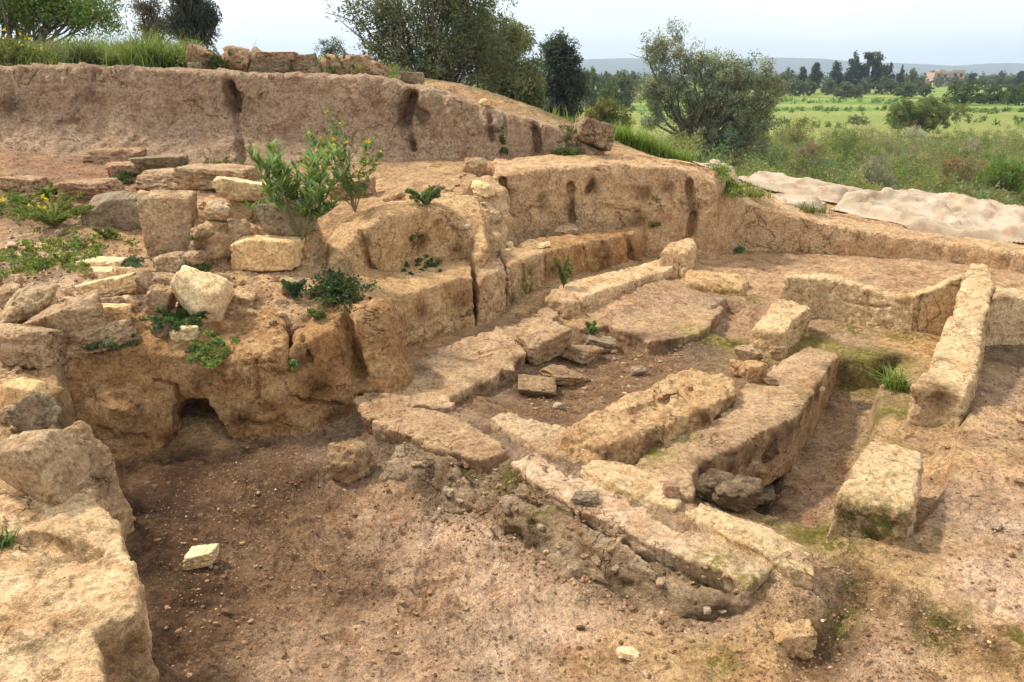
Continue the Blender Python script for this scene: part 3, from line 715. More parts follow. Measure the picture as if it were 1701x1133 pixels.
mass("earth_plinth", "squared pale earth block with a mossy front in the right foreground", "earth block",
     [(1383,824,.56),(1450,838,.56),(1516,850,.56),(1538,748,.56),(1490,730,.56),(1445,725,.56)], .0, 'block', vox=.014, batter=.05, rnd=.025, amp=.014, ns=3, wob=.018,
     moss=[(1420,858,.14),(1475,868,.15),(1450,890,.12)], damp_shade=[(1400,855,.1),(1440,880,.13),(1495,880,.12)], cracks=[([(1470,735),(1480,760)],.008)])
mass("short_wall", "short pale wall standing left of the mossy back ledge", "earth wall",
     [(1246,542,.5),(1272,549,.5),(1300,552,.5),(1347,510,.52),(1322,497,.53),(1298,491,.53)], .05, 'block', vox=.018, batter=.06, rnd=.03, amp=.022, ns=3)
mass("walkway_wall", "low broad grey-brown wall with a dark undercut side above the trench", "earth wall",
     [(1342,572,.38),(1392,588,.36),(1382,606,.36),(1340,660,.38),(1326,692,.38),(1270,716,.38),(1168,768,.38),(1154,782,.38),(1156,822,.38),(1120,822,.37),(1052,772,.37),(1075,742,.37),(1190,690,.37),(1240,640,.36),(1290,602,.36)],
     -.1, 'bench', vox=.018, batter=.0, rnd=.02, amp=.02, ns=3, wob=.04, moss=[(1080,750,.37,.16),(1130,725,.37,.12),(1330,690,.2,.2)], damp_shade=[(1180,790,.14),(1215,778,.14),(1250,760,.14),(1290,735,.13),(1330,700,.12),(1360,650,.12),(1168,810,.14),(1380,612,.12),(1165,785,.1),(1310,715,.1),(1345,670,.1)])  # trench side darkened in the colour to deepen its shade
mass("partition_wall", "thick rounded golden wall crossing the excavated room", "earth wall",
     [(935,712,.5),(1000,676,.52),(1090,630,.52),(1150,609,.52),(1222,622,.48),(1226,640,.46),(1178,678,.48),(1090,712,.5),(1005,738,.5),(965,735,.48)],
     .0, 'gold', vox=.014, batter=.06, rnd=.045, amp=.04, ns=3.4, fine=.022, cracks=[([(1040,690),(1100,668),(1150,650)],.02),([(1120,640),(1165,660)],.03)], damp_shade=[(1080,735,.12),(1170,690,.1),(1010,755,.1)])
mass("plaster_bench", "flat worn brown plaster surface with a broken edge beside the room", "plaster floor",
     [(640,608,.35),(790,556,.35),(905,502,.37),(926,520,.36),(919,538,.36),(860,566,.35),(868,580,.35),(866,614,.34),(838,612,.34),(800,638,.33),(752,658,.33),(756,672,.33),(700,672,.33),(640,696,.32),(600,690,.32),(590,640,.34)],
     .05, 'bench', vox=.015, batter=-.2, rnd=.015, amp=.03, ns=2.6, wob=.10, fine=.012, damp_shade=[(860,600,.12),(700,610,.12),(800,640,.1)])
mass('floor_ledge', 'worn grey-brown ledge of old floor at the back of the room', 'floor ledge',
     [(962,545,.30),(1010,540,.30),(1050,552,.30),(1078,567,.30),(1120,562,.30),(1165,553,.30),(1206,509,.31),(1150,492,.33),(1105,502,.33),(1000,528,.32)], .05, 'bench', vox=.016, batter=-.12, rnd=.02, amp=.016, ns=3, wob=.035, fine=.010, damp_shade=[(1110,565,.2),(1060,558,.15),(1180,552,.12)], moss=[(1150,550,.3,.2)])
mass('schist_slope', 'flaking layered rock slope between the pit and the kerb slabs', 'rock slope',
     [(672,722,.31),(760,764,.31),(860,804,.31),(960,850,.30),(1060,898,.29),(1160,942,.28),(1246,975,.26),(1240,1020,.14),(1130,1012,.14),(1010,955,.13),(900,905,.12),(800,848,.13),(720,805,.14),(645,770,.18)], -.25, 'schist', vox=.014, batter=.35, rnd=.03, amp=.04, ns=3.2, fine=.016, flake=.05, wob=.10, moss=[(900,850,.12),(1060,915,.09)], damp_shade=[(720,800,.2),(880,905,.15),(1180,1035,.16),(1020,960,.12)])
KERB = "kerb slabs along the edge of the excavated room"
def kerb(label, top, mat, moss=(), **kw):
    mass("kerb_slab", label, "kerb slab", top, kw.pop('zb', .05), mat, vox=.013, batter=kw.pop('batter', .02), rnd=.02, amp=.02, ns=4, fine=.008, wob=.03, group=KERB, moss=moss, strata=.008, **kw)
kerb("broad grey-brown kerb slab under the golden buttress", [(618,698,.33),(662,668,.33),(760,688,.33),(832,722,.33),(846,748,.33),(800,762,.32),(712,736,.32)], 'bench', batter=-.1)
kerb("golden kerb slab at the near end of the thick partition wall", [(812,692,.36),(850,680,.37),(930,704,.37),(990,732,.38),(996,750,.38),(958,768,.37),(915,752,.36),(832,710,.35)], 'stone')
kerb("long narrow golden kerb slab with a small broken stone at its end", [(958,772,.39),(992,750,.40),(1060,776,.39),(1130,808,.38),(1140,828,.38),(1122,846,.37),(1040,812,.38)], 'block')
kerb("cracked golden kerb slab at the foot of the dark trench", [(1130,846,.37),(1165,830,.37),(1260,864,.36),(1356,908,.34),(1354,950,.33),(1300,934,.34),(1200,884,.36)], 'block', moss=[(1345,930,.3,.12)])
kerb("longest pinkish kerb slab on the pit side of the row", [(846,764,.32),(888,752,.32),(1000,804,.32),(1130,860,.31),(1304,930,.29),(1244,970,.28),(1050,888,.30),(945,836,.31)], 'pink', batter=-.25, moss=[(1190,930,.3,.14),(1250,955,.3,.12)])

# the upper bank
BT = [(-500,100,11.4),(-250,102,11.4),(0,106,11.35),(150,106,11.3),(340,117,11.25),(500,123,11.25),(640,130,11.3),(720,150,11.35),(790,170,11.4),(860,190,11.4),(930,213,11.35),(985,240,11.25),(1012,258,11.2)]
bt = [aty(*p) for p in BT]
back = [p + Vector((0, 1.25, -.10)) for p in reversed(bt)]
mass("earth_bank", "high reddish-brown earth bank across the back left of the dig", "earth bank", bt + back, 1.2, 'bank', vox=.034, batter=.26, rnd=.07, amp=.045, ns=1.6, fine=.03, gully=.03, foot=.9, wob=.10,
     inner=[p + Vector((0, .5, .02)) for p in bt],
     cracks=[([(380,142),(386,160),(388,182)],.075),([(398,160),(392,184)],.05),([(390,190),(396,232)],.03),([(396,238),(402,265)],.05),([(684,160),(676,180),(672,202)],.085),([(686,182),(706,194)],.055),([(678,210),(688,250)],.03),
             ([(812,184),(818,232)],.035),([(838,192),(840,230)],.02),([(888,214),(896,248)],.045),([(95,205),(128,203)],.03)],
     damp_shade=[(386,165,.18),(680,185,.22),(700,195,.14),(25,175,.25),(152,160,.15),(684,235,.12),(816,215,.12),(895,240,.16)])
# rubble wall on the left terrace
mass("rubble_wall", "low earth and rubble wall on the left terrace topped with flat stones", "rubble wall",
     [(322,378,1.44),(395,375,1.42),(440,380,1.38),(505,394,1.3),(522,352,1.48),(470,322,1.6),(400,302,1.65),(318,308,1.65)], .7, 'terrace', vox=.02, batter=.36, rnd=.07, amp=.08, ns=3.2, fine=.028,
     cracks=[([(400,462),(440,475),(480,462)],.09),([(330,360),(335,410)],.04),([(370,380),(420,395)],.03),([(395,430),(350,440)],.03)], damp_shade=[(440,475,.2),(335,400,.1)])

# ------------------------------------------------------------------ tarpaulins
def tarp(name, label, top, zbot, amp, ns, fold_dir, mat='tarp', seed=0, rolls=(), vox=.025):
    T = [at(*p) for p in top]
    poly = [(p.x, p.y) for p in T]
    fld = Field(poly, [p.z for p in T], smooth=.05)
    xs = [p[0] for p in poly]; ys = [p[1] for p in poly]
    gx = np.arange(min(xs) - .3, max(xs) + .3, vox); gy = np.arange(min(ys) - .3, max(ys) + .3, vox)
    X, Y = np.meshgrid(gx, gy, indexing='ij')
    q = np.stack([X.ravel(), Y.ravel(), np.full(X.size, seed)], 1)
    sd = poly_sd(poly, X, Y) + .12 * fbm(q * 1.6, 3).reshape(X.shape)
    s = X * fold_dir[0] + Y * fold_dir[1]; c = -X * fold_dir[1] + Y * fold_dir[0]
    qf = np.stack([(s * 0.55).ravel(), (c * 2.6).ravel(), np.full(X.size, seed)], 1)
    fold = fbm(qf, 4, ridge=True).reshape(X.shape)
    wr = fbm(np.stack([(s * 3).ravel(), (c * 5).ravel(), np.full(X.size, seed + 5)], 1) , 4, ridge=True).reshape(X.shape)
    g = ground_h(X, Y, detail=False)
    edge = 1 - sstep(sd, -.16, .0)
    Zt = fld(X, Y) + amp * 1.3 * (fold - .25) + .03 * (wr - .2) + .04 * fbm(q * ns, 3).reshape(X.shape)
    Zt = Zt + .02 * edge
    for pl, rr_ in rolls:                                # rolled and bunched folds
        q_ = [at(*p) for p in pl]; dd = np.full(X.shape, 9.0)
        wv = .07 * fbm(np.stack([X.ravel() * 2.2, Y.ravel() * 2.2, X.ravel() * 0 + seed], 1), 3).reshape(X.shape)
        for A_, B_ in zip(q_[:-1], q_[1:]):
            ex, ey = B_.x - A_.x, B_.y - A_.y
            tt = np.clip(((X - A_.x) * ex + (Y - A_.y) * ey) / (ex * ex + ey * ey), 0, 1)
            dd = np.minimum(dd, np.hypot(X - A_.x - tt * ex, Y - A_.y - tt * ey))
        dd = np.abs(dd + wv); rr_ *= .7
        Zt = Zt + rr_ * np.sqrt(np.clip(1 - (dd / (rr_ * 1.3)) ** 2, 0, None))
    Z = (g + .03 + .02 * wr) * (1 - edge) + np.maximum(Zt, g + .04) * edge
    keep = sd < 0.02
    idx = np.full(X.shape, -1); idx[keep] = np.arange(keep.sum())
    V = np.stack([X[keep], Y[keep], Z[keep]], 1)
    a, b, c_, d = idx[:-1, :-1], idx[1:, :-1], idx[1:, 1:], idx[:-1, 1:]
    ok = (a >= 0) & (b >= 0) & (c_ >= 0) & (d >= 0)
    Q = np.stack([a[ok], b[ok], c_[ok], d[ok]], 1)
    me = mesh_np(name, V, Q, M[mat])
    o = obj(name, me)
    sm = o.modifiers.new("thickness", 'SOLIDIFY'); sm.thickness = .012; sm.offset = -1
    return tag(o, label, "tarpaulin", "tarpaulins along the edge of the dig")
tarp("tarpaulin", "big crumpled cream tarpaulin bunched along the right edge of the dig",
     [(1382,345,.78),(1400,322,.92),(1480,324,.9),(1560,326,.88),(1640,342,.82),(1720,354,.74),(1900,374,.68),(1900,416,.55),(1720,400,.60),(1640,391,.62),(1540,381,.65),(1440,361,.70)], 0, .13, 2.0, (.93, -.36), seed=1, rolls=[([(1395,350,.74),(1440,357,.7),(1540,376,.66),(1640,386,.64),(1740,396,.6)],.12),([(1470,342,.8),(1540,350,.76),(1590,366,.72)],.10),([(1420,336,.86),(1500,334,.86),(1580,340,.82),(1700,366,.72)],.13),([(1600,352,.76),(1720,378,.68)],.08)])
tarp("tarpaulin", "pale tarpaulin spread flat behind the weeds in the middle distance",
     [(1200,300,1.0),(1250,284,1.05),(1330,296,.98),(1400,306,.92),(1450,316,.86),(1400,330,.84),(1330,325,.86),(1262,318,.92)], 0, .08, 2.5, (.95, -.3), seed=4, rolls=[([(1205,295,1.0),(1260,300,1.0),(1330,314,.94),(1420,322,.88)],.09),([(1260,290,1.0),(1330,302,.96),(1400,312,.9)],.08)])
tarp("tarpaulin", "stiff tan tarpaulin sheet lying over the low brown wall",
     [(1262,342,.92),(1270,322,.96),(1330,322,.92),(1376,326,.86),(1372,342,.80),(1330,352,.80)], 0, .07, 3, (.9, -.4), seed=8, rolls=[([(1265,340,.9),(1330,348,.82),(1372,340,.82)],.06)])
tarp("tarpaulin", "rolled sandy tarpaulin at the corner of the terrace face",
     [(1148,274,1.52),(1165,266,1.55),(1230,280,1.35),(1266,296,1.15),(1240,302,1.15),(1190,294,1.38)], 0, .06, 3, (.9, -.45), seed=11)

# ------------------------------------------------------------------ hits on what is built so far
bpy.context.view_layer.update()
_dg = bpy.context.evaluated_depsgraph_get()
def hit(px, py):
    ok, loc, nor, i, o, mt = scene.ray_cast(_dg, Vector((0, 0, CAMZ)), ray(px, py).normalized())
    return loc if ok else at(px, py, 0)
def drop(x, y, ztop=6.0):
    ok, loc, nor, i, o, mt = scene.ray_cast(_dg, Vector((x, y, ztop)), Vector((0, 0, -1)))
    return loc if ok else Vector((x, y, 0))

# ------------------------------------------------------------------ loose stones
import bmesh
_ico = {}
def ico(sub):
    if sub not in _ico:
        bm = bmesh.new(); bmesh.ops.create_icosphere(bm, subdivisions=sub, radius=1)
        _ico[sub] = (np.array([v.co[:] for v in bm.verts]), np.array([[v.index for v in f.verts] for f in bm.faces])); bm.free()
    return _ico[sub]
def rock_verts(sub, dims, planes=14, boxy=0.0, seed=0, rough=.04):
    rng = np.random.default_rng(seed)
    n, F = ico(sub)
    pn = rng.normal(size=(planes, 3)); pn /= np.linalg.norm(pn, axis=1)[:, None]
    ph = rng.uniform(.72, 1.0, planes)
    bx = np.concatenate([np.eye(3), -np.eye(3)])
    boxy *= .92
    if boxy > 0:
        bx = bx + rng.normal(size=bx.shape) * .17 * (1.25 - boxy); bx /= np.linalg.norm(bx, axis=1)[:, None]
        pn = np.concatenate([bx, pn[:max(2, int(planes * (1 - boxy)))]]); ph = np.concatenate([rng.uniform(.86, 1.0, 6), rng.uniform(1.15, 1.4, len(pn) - 6)])
    else:
        bx = bx + rng.normal(size=bx.shape) * .16; bx /= np.linalg.norm(bx, axis=1)[:, None]
        pn = np.concatenate([pn, bx]); ph = np.concatenate([ph, rng.uniform(.88, 1.02, 6)])
    dt = n @ pn.T
    r = np.where(dt > 1e-3, ph / np.maximum(dt, 1e-3), 9)
    r = -np.log(np.exp(-32 * r).sum(1)) / 32
    V = n * r[:, None]
    r2 = fbm(V * 3.3 + seed * 1.7, 3)
    V *= 1 - rough * 1.6 * sstep(r2, .12, .3)[:, None]          # spalled patches
    V *= 1 + rough * fbm(V * 2.2 + seed * 3.1, 4)[:, None] + rough * .5 * fbm(V * 7 + seed, 3, ridge=True)[:, None] + rough * .35 * fbm(V * np.array((3, 3, 12)) + seed, 3, ridge=True)[:, None]
    return V * np.array(dims) / 2, F
def rock(name, label, px, py, wpx, hpx, mat='stone', deep=0.8, rot=0.0, tilt=0.0, roll=0.0, boxy=0.0, planes=14, sub=5, sink=.12, seed=None, group=None, cat='stone', loc=None, rough=.075, moss=0, damp_shade=0):
    p = loc if loc is not None else hit(px, py)
    d = depth(p)
    wd, hg = wpx * d / FPX, hpx * d / FPX
    V, F = rock_verts(sub, (wd, wd * deep, hg), planes, boxy, seed if seed is not None else int(px * 7 + py), rough)
    m = np.array(Euler((R(roll), R(tilt), R(rot))).to_matrix())
    V = V @ m.T
    zmin = V[:, 2].min(); V[:, 2] -= zmin + sink * hg
    me = mesh_np(name, V, F, M[mat], attrs={'moss': np.full(len(V), moss), 'damp_shade': np.full(len(V), damp_shade)})
    off = Vector((0, wd * deep * .35, 0)) if loc is None else Vector((0, 0, 0))
    o = obj(name, me, None, p + off)
    return tag(o, label, cat, group)
LW = "stones of the ruined wall on the left"
ROCKS = [
 # px, py (foot), w, h, material, label, options
 (190,378,108,66,'greystone',"big rounded grey boulder left of the upright slab",dict(planes=12,deep=.7,rough=.04)),
 (284,428,86,112,'stone',"upright squared slab with a grey side standing on the left terrace",dict(boxy=.9,deep=.55,rot=14,sink=.05,rough=.03)),
 (268,316,92,34,'stone',"rough stone lying just behind the upright slab",dict(deep=.8,rot=10,boxy=.4)),
 (352,318,120,34,'stone',"long flat cream stone capping the rubble wall",dict(deep=.9,tilt=4,boxy=.6,sink=.0)),
 (410,345,90,34,'palestone',"broad pale stone on the back of the rubble wall",dict(deep=.8,tilt=6,boxy=.5)),
 (474,394,84,54,'greystone',"grey weathered stone on the right end of the rubble wall",dict(deep=.8,boxy=.5,tilt=-8)),
 (444,452,114,54,'goldstone',"large golden stone wedged under the rubble wall",dict(boxy=.75,deep=.6,rough=.03,sink=.0)),
 (360,372,50,40,'stone',"brown stone set in the face of the rubble wall",dict()),
 (395,402,46,38,'stone',"rounded stone at the foot of the rubble wall",dict()),
 (190,272,90,26,'redstone',"flat layered brown stone at the foot of the high bank",dict(boxy=.7,deep=.8)),
 (215,292,80,22,'redstone',"lower of two flat stones below the high bank",dict(boxy=.7,deep=.7)),
 (262,284,80,24,'greystone',"grey flat stone right of the layered brown stones",dict(boxy=.4,deep=.7)),
 (142,332,88,32,'redstone',"wide flat reddish stone left of the rough stones",dict(boxy=.6,deep=.9)),
 (30,318,60,22,'redstone',"flat reddish stone at the left edge under the bank",dict(boxy=.5)),
 (166,456,70,24,'palestone',"thin white flat stone by the green ground cover",dict(boxy=.7,deep=.8)),
 (186,470,74,24,'palestone',"white slab lying over the stone pile",dict(boxy=.7,deep=.8,rot=15)),
 (176,500,82,28,'palestone',"sharp pale slab tilted on the stone stack",dict(boxy=.6,deep=.7,tilt=-10,rot=20)),
 (172,522,66,26,'stone',"brown stone under the sharp pale slab",dict(boxy=.5,deep=.7)),
 (188,540,56,34,'goldstone',"orange stone at the right of the stone stack",dict(boxy=.6,deep=.6)),
 (202,562,30,30,'redstone',"small dark reddish block low in the stone stack",dict(boxy=.8,deep=.7)),
 (118,576,118,66,'stone',"big leaning brown slab left of the stone stack",dict(boxy=.5,deep=.55,tilt=-16,rough=.04)),
 (138,590,108,40,'stone',"long low stone beneath the leaning brown slab",dict(boxy=.6,deep=.5,tilt=-10)),
 (232,490,44,46,'stone',"rounded brown stone left of the tilted yellow boulder",dict()),
 (330,540,100,84,'palestone',"big tilted yellow boulder on the ledge",dict(planes=9,deep=.8,tilt=24,rough=.025,seed=20,sink=.06)),
 (266,522,42,46,'stone',"small upright stone beside the tilted yellow boulder",dict(boxy=.5,tilt=12)),
 (272,486,60,30,'stone',"flat brown stone behind the tilted yellow boulder",dict(boxy=.5)),
 (276,452,66,34,'stone',"brown stone below the upright slab",dict()),
 (318,448,48,30,'stone',"rough stone at the right foot of the upright slab",dict()),
 (268,562,38,36,'greystone',"pointed grey stone among weeds on the ledge",dict(planes=9)),
 (304,566,40,24,'palestone',"small pale stone below the tilted yellow boulder",dict(boxy=.4)),
 (14,520,56,48,'stone',"pale stone cut by the left edge of the photo",dict()),
 (44,552,78,62,'stone',"squat pale stone in the heap at far left",dict(planes=10)),
 (36,612,110,70,'stone',"large smooth pinkish stone low in the heap at far left",dict(planes=9,deep=.8)),
 (34,690,92,64,'goldstone',"smooth long golden stone at the left edge",dict(planes=10,deep=.7,tilt=-14,rough=.02)),
 (58,724,66,56,'greystone',"thin grey slab leaning under the golden stone",dict(boxy=.5,deep=.35,tilt=-35,rot=20)),
 (42,826,140,112,'stone',"biggest pale boulder behind the earth block at lower left",dict(planes=10,deep=.8,rough=.05)),
 (12,706,44,34,'stone',"small pale stone above the biggest boulder",dict()),
 (332,944,48,28,'palestone',"pale yellow stone lying alone on the dark pit floor",dict(boxy=.5,deep=.8,tilt=-8,sink=.1)),
 (349,946,9,8,'palestone',"tiny pale pebble touching the lone yellow stone",dict(sub=3)),
 (584,798,88,92,'terrace',"round dark boulder in the back corner of the pit",dict(planes=24,deep=.8,rough=.08,sink=.35,damp_shade=.55)),
 (902,600,80,46,'bench',"tilted rectangular slab fallen by the plaster floor edge",dict(boxy=.9,deep=.8,tilt=-12,rot=35,roll=8,cat='slab')),
 (890,655,64,20,'bench',"flat broken slab sunk in the floor of the excavated room",dict(boxy=.5,tilt=10,roll=8,cat='slab',sink=.4,damp_shade=.4)),
 (935,640,66,20,'bench',"brown broken slab leaning at the foot of the tilted rectangular slab",dict(boxy=.6,tilt=10,rot=30,cat='slab',sink=.4,damp_shade=.3)),
 (968,600,60,24,'bench',"cracked slab below the rough lump of earth",dict(boxy=.6,tilt=16,rot=40,cat='slab',sink=.45,damp_shade=.3)),
 (1000,585,50,18,'schist',"thin dark slab right of the cracked slab",dict(boxy=.6,tilt=10,cat='slab')),
 (1062,624,26,18,'greystone',"round grey cobble on the room floor",dict(sub=4)),
 (1238,806,62,50,'stone',"brown boulder sunk in the dark end of the trench",dict(planes=9,damp_shade=.45)),
 (1230,856,92,56,'schist',"dark rounded rock below the boulder in the trench",dict(damp_shade=.7)),
 (1188,838,66,50,'schist',"black rock in the corner of the trench",dict(damp_shade=1.0)),
 (1268,770,54,40,'schist',"dark rock against the walkway side, above the boulder in the trench",dict(damp_shade=.9)),
 (1272,838,70,22,'greystone',"low flat stone on the trench floor by the kerb",dict()),
 (1246,606,44,34,'stone',"brown stone at the end of the short pale wall",dict(planes=9)),
 (1292,590,34,18,'stone',"smooth stone at the right foot of the short pale wall",dict()),
 (1252,634,48,38,'gold',"golden rough stone at the far end of the partition wall",dict()),
 (1230,625,34,26,'gold',"smaller golden stone touching the partition wall",dict()),
 (1280,640,26,12,'schist',"dark flat stone lying on the walkway wall",dict(sub=4)),
 (1362,652,16,12,'palestone',"white pebble at the edge of the long trench",dict(sub=4)),
 (1318,1085,66,46,'gold',"squarish sandy stone near the bottom right",dict(boxy=.5,deep=.9,sink=.25)),
 (1046,1098,36,18,'palestone',"smooth pale stone near the bottom middle",dict(sub=4)),
 (1116,826,26,22,'redstone',"small reddish broken stone on the golden kerb",dict(boxy=.6,sub=4)),
 (776,778,18,10,'redstone',"small orange stone on the slope under the kerb",dict(sub=4)),
 (870,830,16,10,'redstone',"reddish chip on the mossy slope by the long kerb",dict(sub=4)),
 (975,838,44,18,'greystone',"grey lichen-covered lump on the longest kerb slab",dict(rough=.12)),
 (986,250,60,42,'schist',"dark split rock at the right end of the high bank",dict(boxy=.4,deep=.9,tilt=22,cat='rock')),
 (805,176,22,14,'goldstone',"small golden stone on the crest of the high bank",dict(sub=4)),
 (842,412,22,12,'palestone',"pale stone on the step below the slotted face",dict(sub=4)),
 (906,412,20,10,'palestone',"little white stone on the ledge wall",dict(sub=4)),
 (942,388,40,14,'stone',"flat stone below the middle slot",dict(sub=4)),
 (790,290,40,30,'stone',"brown stone stuck in the collapsed slope",dict()),
 (805,330,40,28,'palestone',"pale stone in the middle of the collapsed slope",dict()),
 (815,375,36,26,'stone',"lowest large stone of the collapsed slope",dict()),
 (590,330,60,30,'redstone',"reddish flat stone behind the yellow-flowered plant",dict(boxy=.5)),
 (560,330,46,26,'stone',"stone at the foot of the yellow-flowered plant",dict()),
]
for px, py, wp, hp, mt_, lb, op in ROCKS:
    cat = op.pop('cat', 'stone')
    rock("loose_stone" if cat == 'stone' else ("broken_slab" if cat == 'slab' else "rock"), lb, px, py, wp, hp, mt_, cat=cat, **op)
# rubble heap on top of the bank
HEAP = "rubble heap on top of the bank"
TOPS = [(336,110,40,34,'redstone',"reddish slab leaning at the left of the rubble heap",dict(boxy=.6,tilt=25)),
 (395,112,56,40,'redstone',"rounded brown boulder on the rubble heap",dict(planes=10)),
 (428,112,30,42,'stone',"small golden stone beside the rounded brown boulder",dict()),
 (462,97,70,12,'redstone',"thin red slab lying across the dark block",dict(boxy=.8)),
 (455,118,66,28,'greystone',"dark squared block in the rubble heap",dict(boxy=.9)),
 (488,118,34,30,'greystone',"grey block right of the dark squared block",dict(boxy=.8)),
 (510,118,40,36,'schist',"dark broken block in the middle of the rubble heap",dict(boxy=.7)),
 (540,112,34,24,'schist',"dark stone near the pink boulder",dict()),
 (584,124,60,40,'redstone',"big pinkish boulder right of the rubble heap",dict(planes=9)),
 (552,124,40,40,'redstone',"smaller pinkish stone beside the big pink boulder",dict()),
 (620,128,58,28,'stone',"brown sloping stone at the crest of the bank",dict(planes=9,tilt=14)),
 (684,140,40,20,'greystone',"squared grey stone at the right end of the crest",dict(boxy=.9))]
for px, py, wp, hp, mt_, lb, op in TOPS:
    y = 12.0; wp *= .95
    p = aty(px, py, y); g = drop(p.x, p.y)
    p.z = p.z - .02 if py == 97 else g.z
    rock("rubble_stone", lb, px, py, wp, hp, mt_, loc=p, group=HEAP, sink=.05, **op)

ODD = np.random.default_rng(91)
for reg, cnt, lb, gr in (([(0,470),(70,460),(260,470),(250,560),(120,600),(0,640)], 34, "irregular brown stone in the rubble heap at left", "stones filling the rubble heap"),
                         ([(250,430),(390,420),(480,470),(540,470),(520,520),(400,520),(260,500)], 16, "irregular stone on the slope under the rubble wall", "stones under the rubble wall"),
                         ([(0,640),(90,640),(110,720),(0,720)], 8, "irregular stone between the big boulders at the left edge", "stones between the boulders")):
    xs = [p[0] for p in reg]; ys = [p[1] for p in reg]; n = 0
    while n < cnt:
        a, b = ODD.uniform(min(xs), max(xs)), ODD.uniform(min(ys), max(ys))
        if poly_sd(reg, np.array([a]), np.array([b]))[0] < 0:
            w_ = ODD.uniform(14, 40)
            rock("loose_stone", lb, a, b, w_, w_ * ODD.uniform(.5, .9), ['stone', 'terrace', 'redstone', 'stone', 'pale'][ODD.integers(5)], group=gr, sub=4, sink=.3, boxy=ODD.choice([0, .4, .6]), rot=ODD.uniform(0, 180), tilt=ODD.uniform(-20, 20), rough=.1)
            n += 1
for k in range(22):
    px = ODD.uniform(320, 690); y = ODD.uniform(11.75, 13.2); p = aty(px, 110, y); p.z = drop(p.x, p.y).z; w_ = ODD.uniform(12, 34)
    rock("rubble_stone", "small flat brown stone in the rubble heap along the bank top", px, 110, w_, w_ * ODD.uniform(.35, .7), ['redstone', 'stone', 'greystone', 'schist'][k % 4], loc=p, group=HEAP, sink=.1, sub=4, boxy=ODD.choice([0, .5, .7]), rot=ODD.uniform(0, 180), tilt=ODD.uniform(-22, 22), rough=.09)
# scattered small stones
def in_poly(px, py, poly):
    return poly_sd(poly, np.array([px]), np.array([py]))[0] < 0
PITPX = [(240,860),(420,760),(620,760),(720,830),(880,920),(1050,1020),(1180,1060),(1100,1133),(290,1133)]
protos = []
for k in range(6):
    V, F = rock_verts(3, (1, .8, .6), 10, .3 if k % 2 else 0, 300 + k, .06)
    V[:, 2] -= V[:, 2].min() + .1
    protos.append([mesh_np("pebble", V, F, M[m_], attrs={'moss': np.zeros(len(V))}) for m_ in ('gravelmix', 'bench', 'terrace')])
def pebble(px, py, size, label, group):
    p = hit(px, py)
    o = bpy.data.objects.new("pebble", random.choice(random.choice(protos)))
    o.location = p; s = size * random.uniform(.7, 1.3)
    o.scale = (s, s * random.uniform(.7, 1.1), s * random.uniform(.6, 1)); o.rotation_euler = (random.uniform(-.2, .2), random.uniform(-.2, .2), random.uniform(0, 6.3))
    link(o); tag(o, label, "pebble", group)
n = 0
while n < 46:
    a, b = random.uniform(220, 1180), random.uniform(750, 1133)
    if in_poly(a, b, PITPX):
        pebble(a, b, random.choice([.018, .022, .03, .04]), "small loose pebble scattered on the floor of the deep pit", "pebbles on the pit floor"); n += 1
for reg, cnt, lb, gr in (([(640,720),(860,800),(1240,970),(1180,1040),(900,920),(700,820)], 40, "small stone stuck in the rubble slope below the kerb slabs", "stones in the rubble slope"),
                         ([(840,650),(1000,580),(1150,570),(1060,630),(900,690)], 16, "small stone lying on the floor of the excavated room", "small stones in the room"),
                         ([(250,500),(480,500),(540,540),(460,570),(260,575)], 34, "small stone scattered on the earth ledge above the outcrop", "small stones on the ledge"),
                         ([(60,330),(230,400),(230,430),(40,480),(10,400)], 20, "small stone on the weedy terrace at left", "small stones on the weedy terrace"),
                         ([(650,320),(800,280),(830,400),(780,400)], 26, "small stone in the collapsed earth below the bank", "small stones in the collapsed slope"),
                         ([(1560,700),(1700,640),(1700,1000),(1560,960)], 14, "small stone on the flat floor at right", "small stones on the right floor")):
    xs = [p[0] for p in reg]; ys = [p[1] for p in reg]; n = 0
    while n < cnt:
        a, b = random.uniform(min(xs), max(xs)), random.uniform(min(ys), max(ys))
        if in_poly(a, b, reg): pebble(a, b, random.choice([.03, .04, .06, .09 if b < 700 else .04]), lb, gr); n += 1
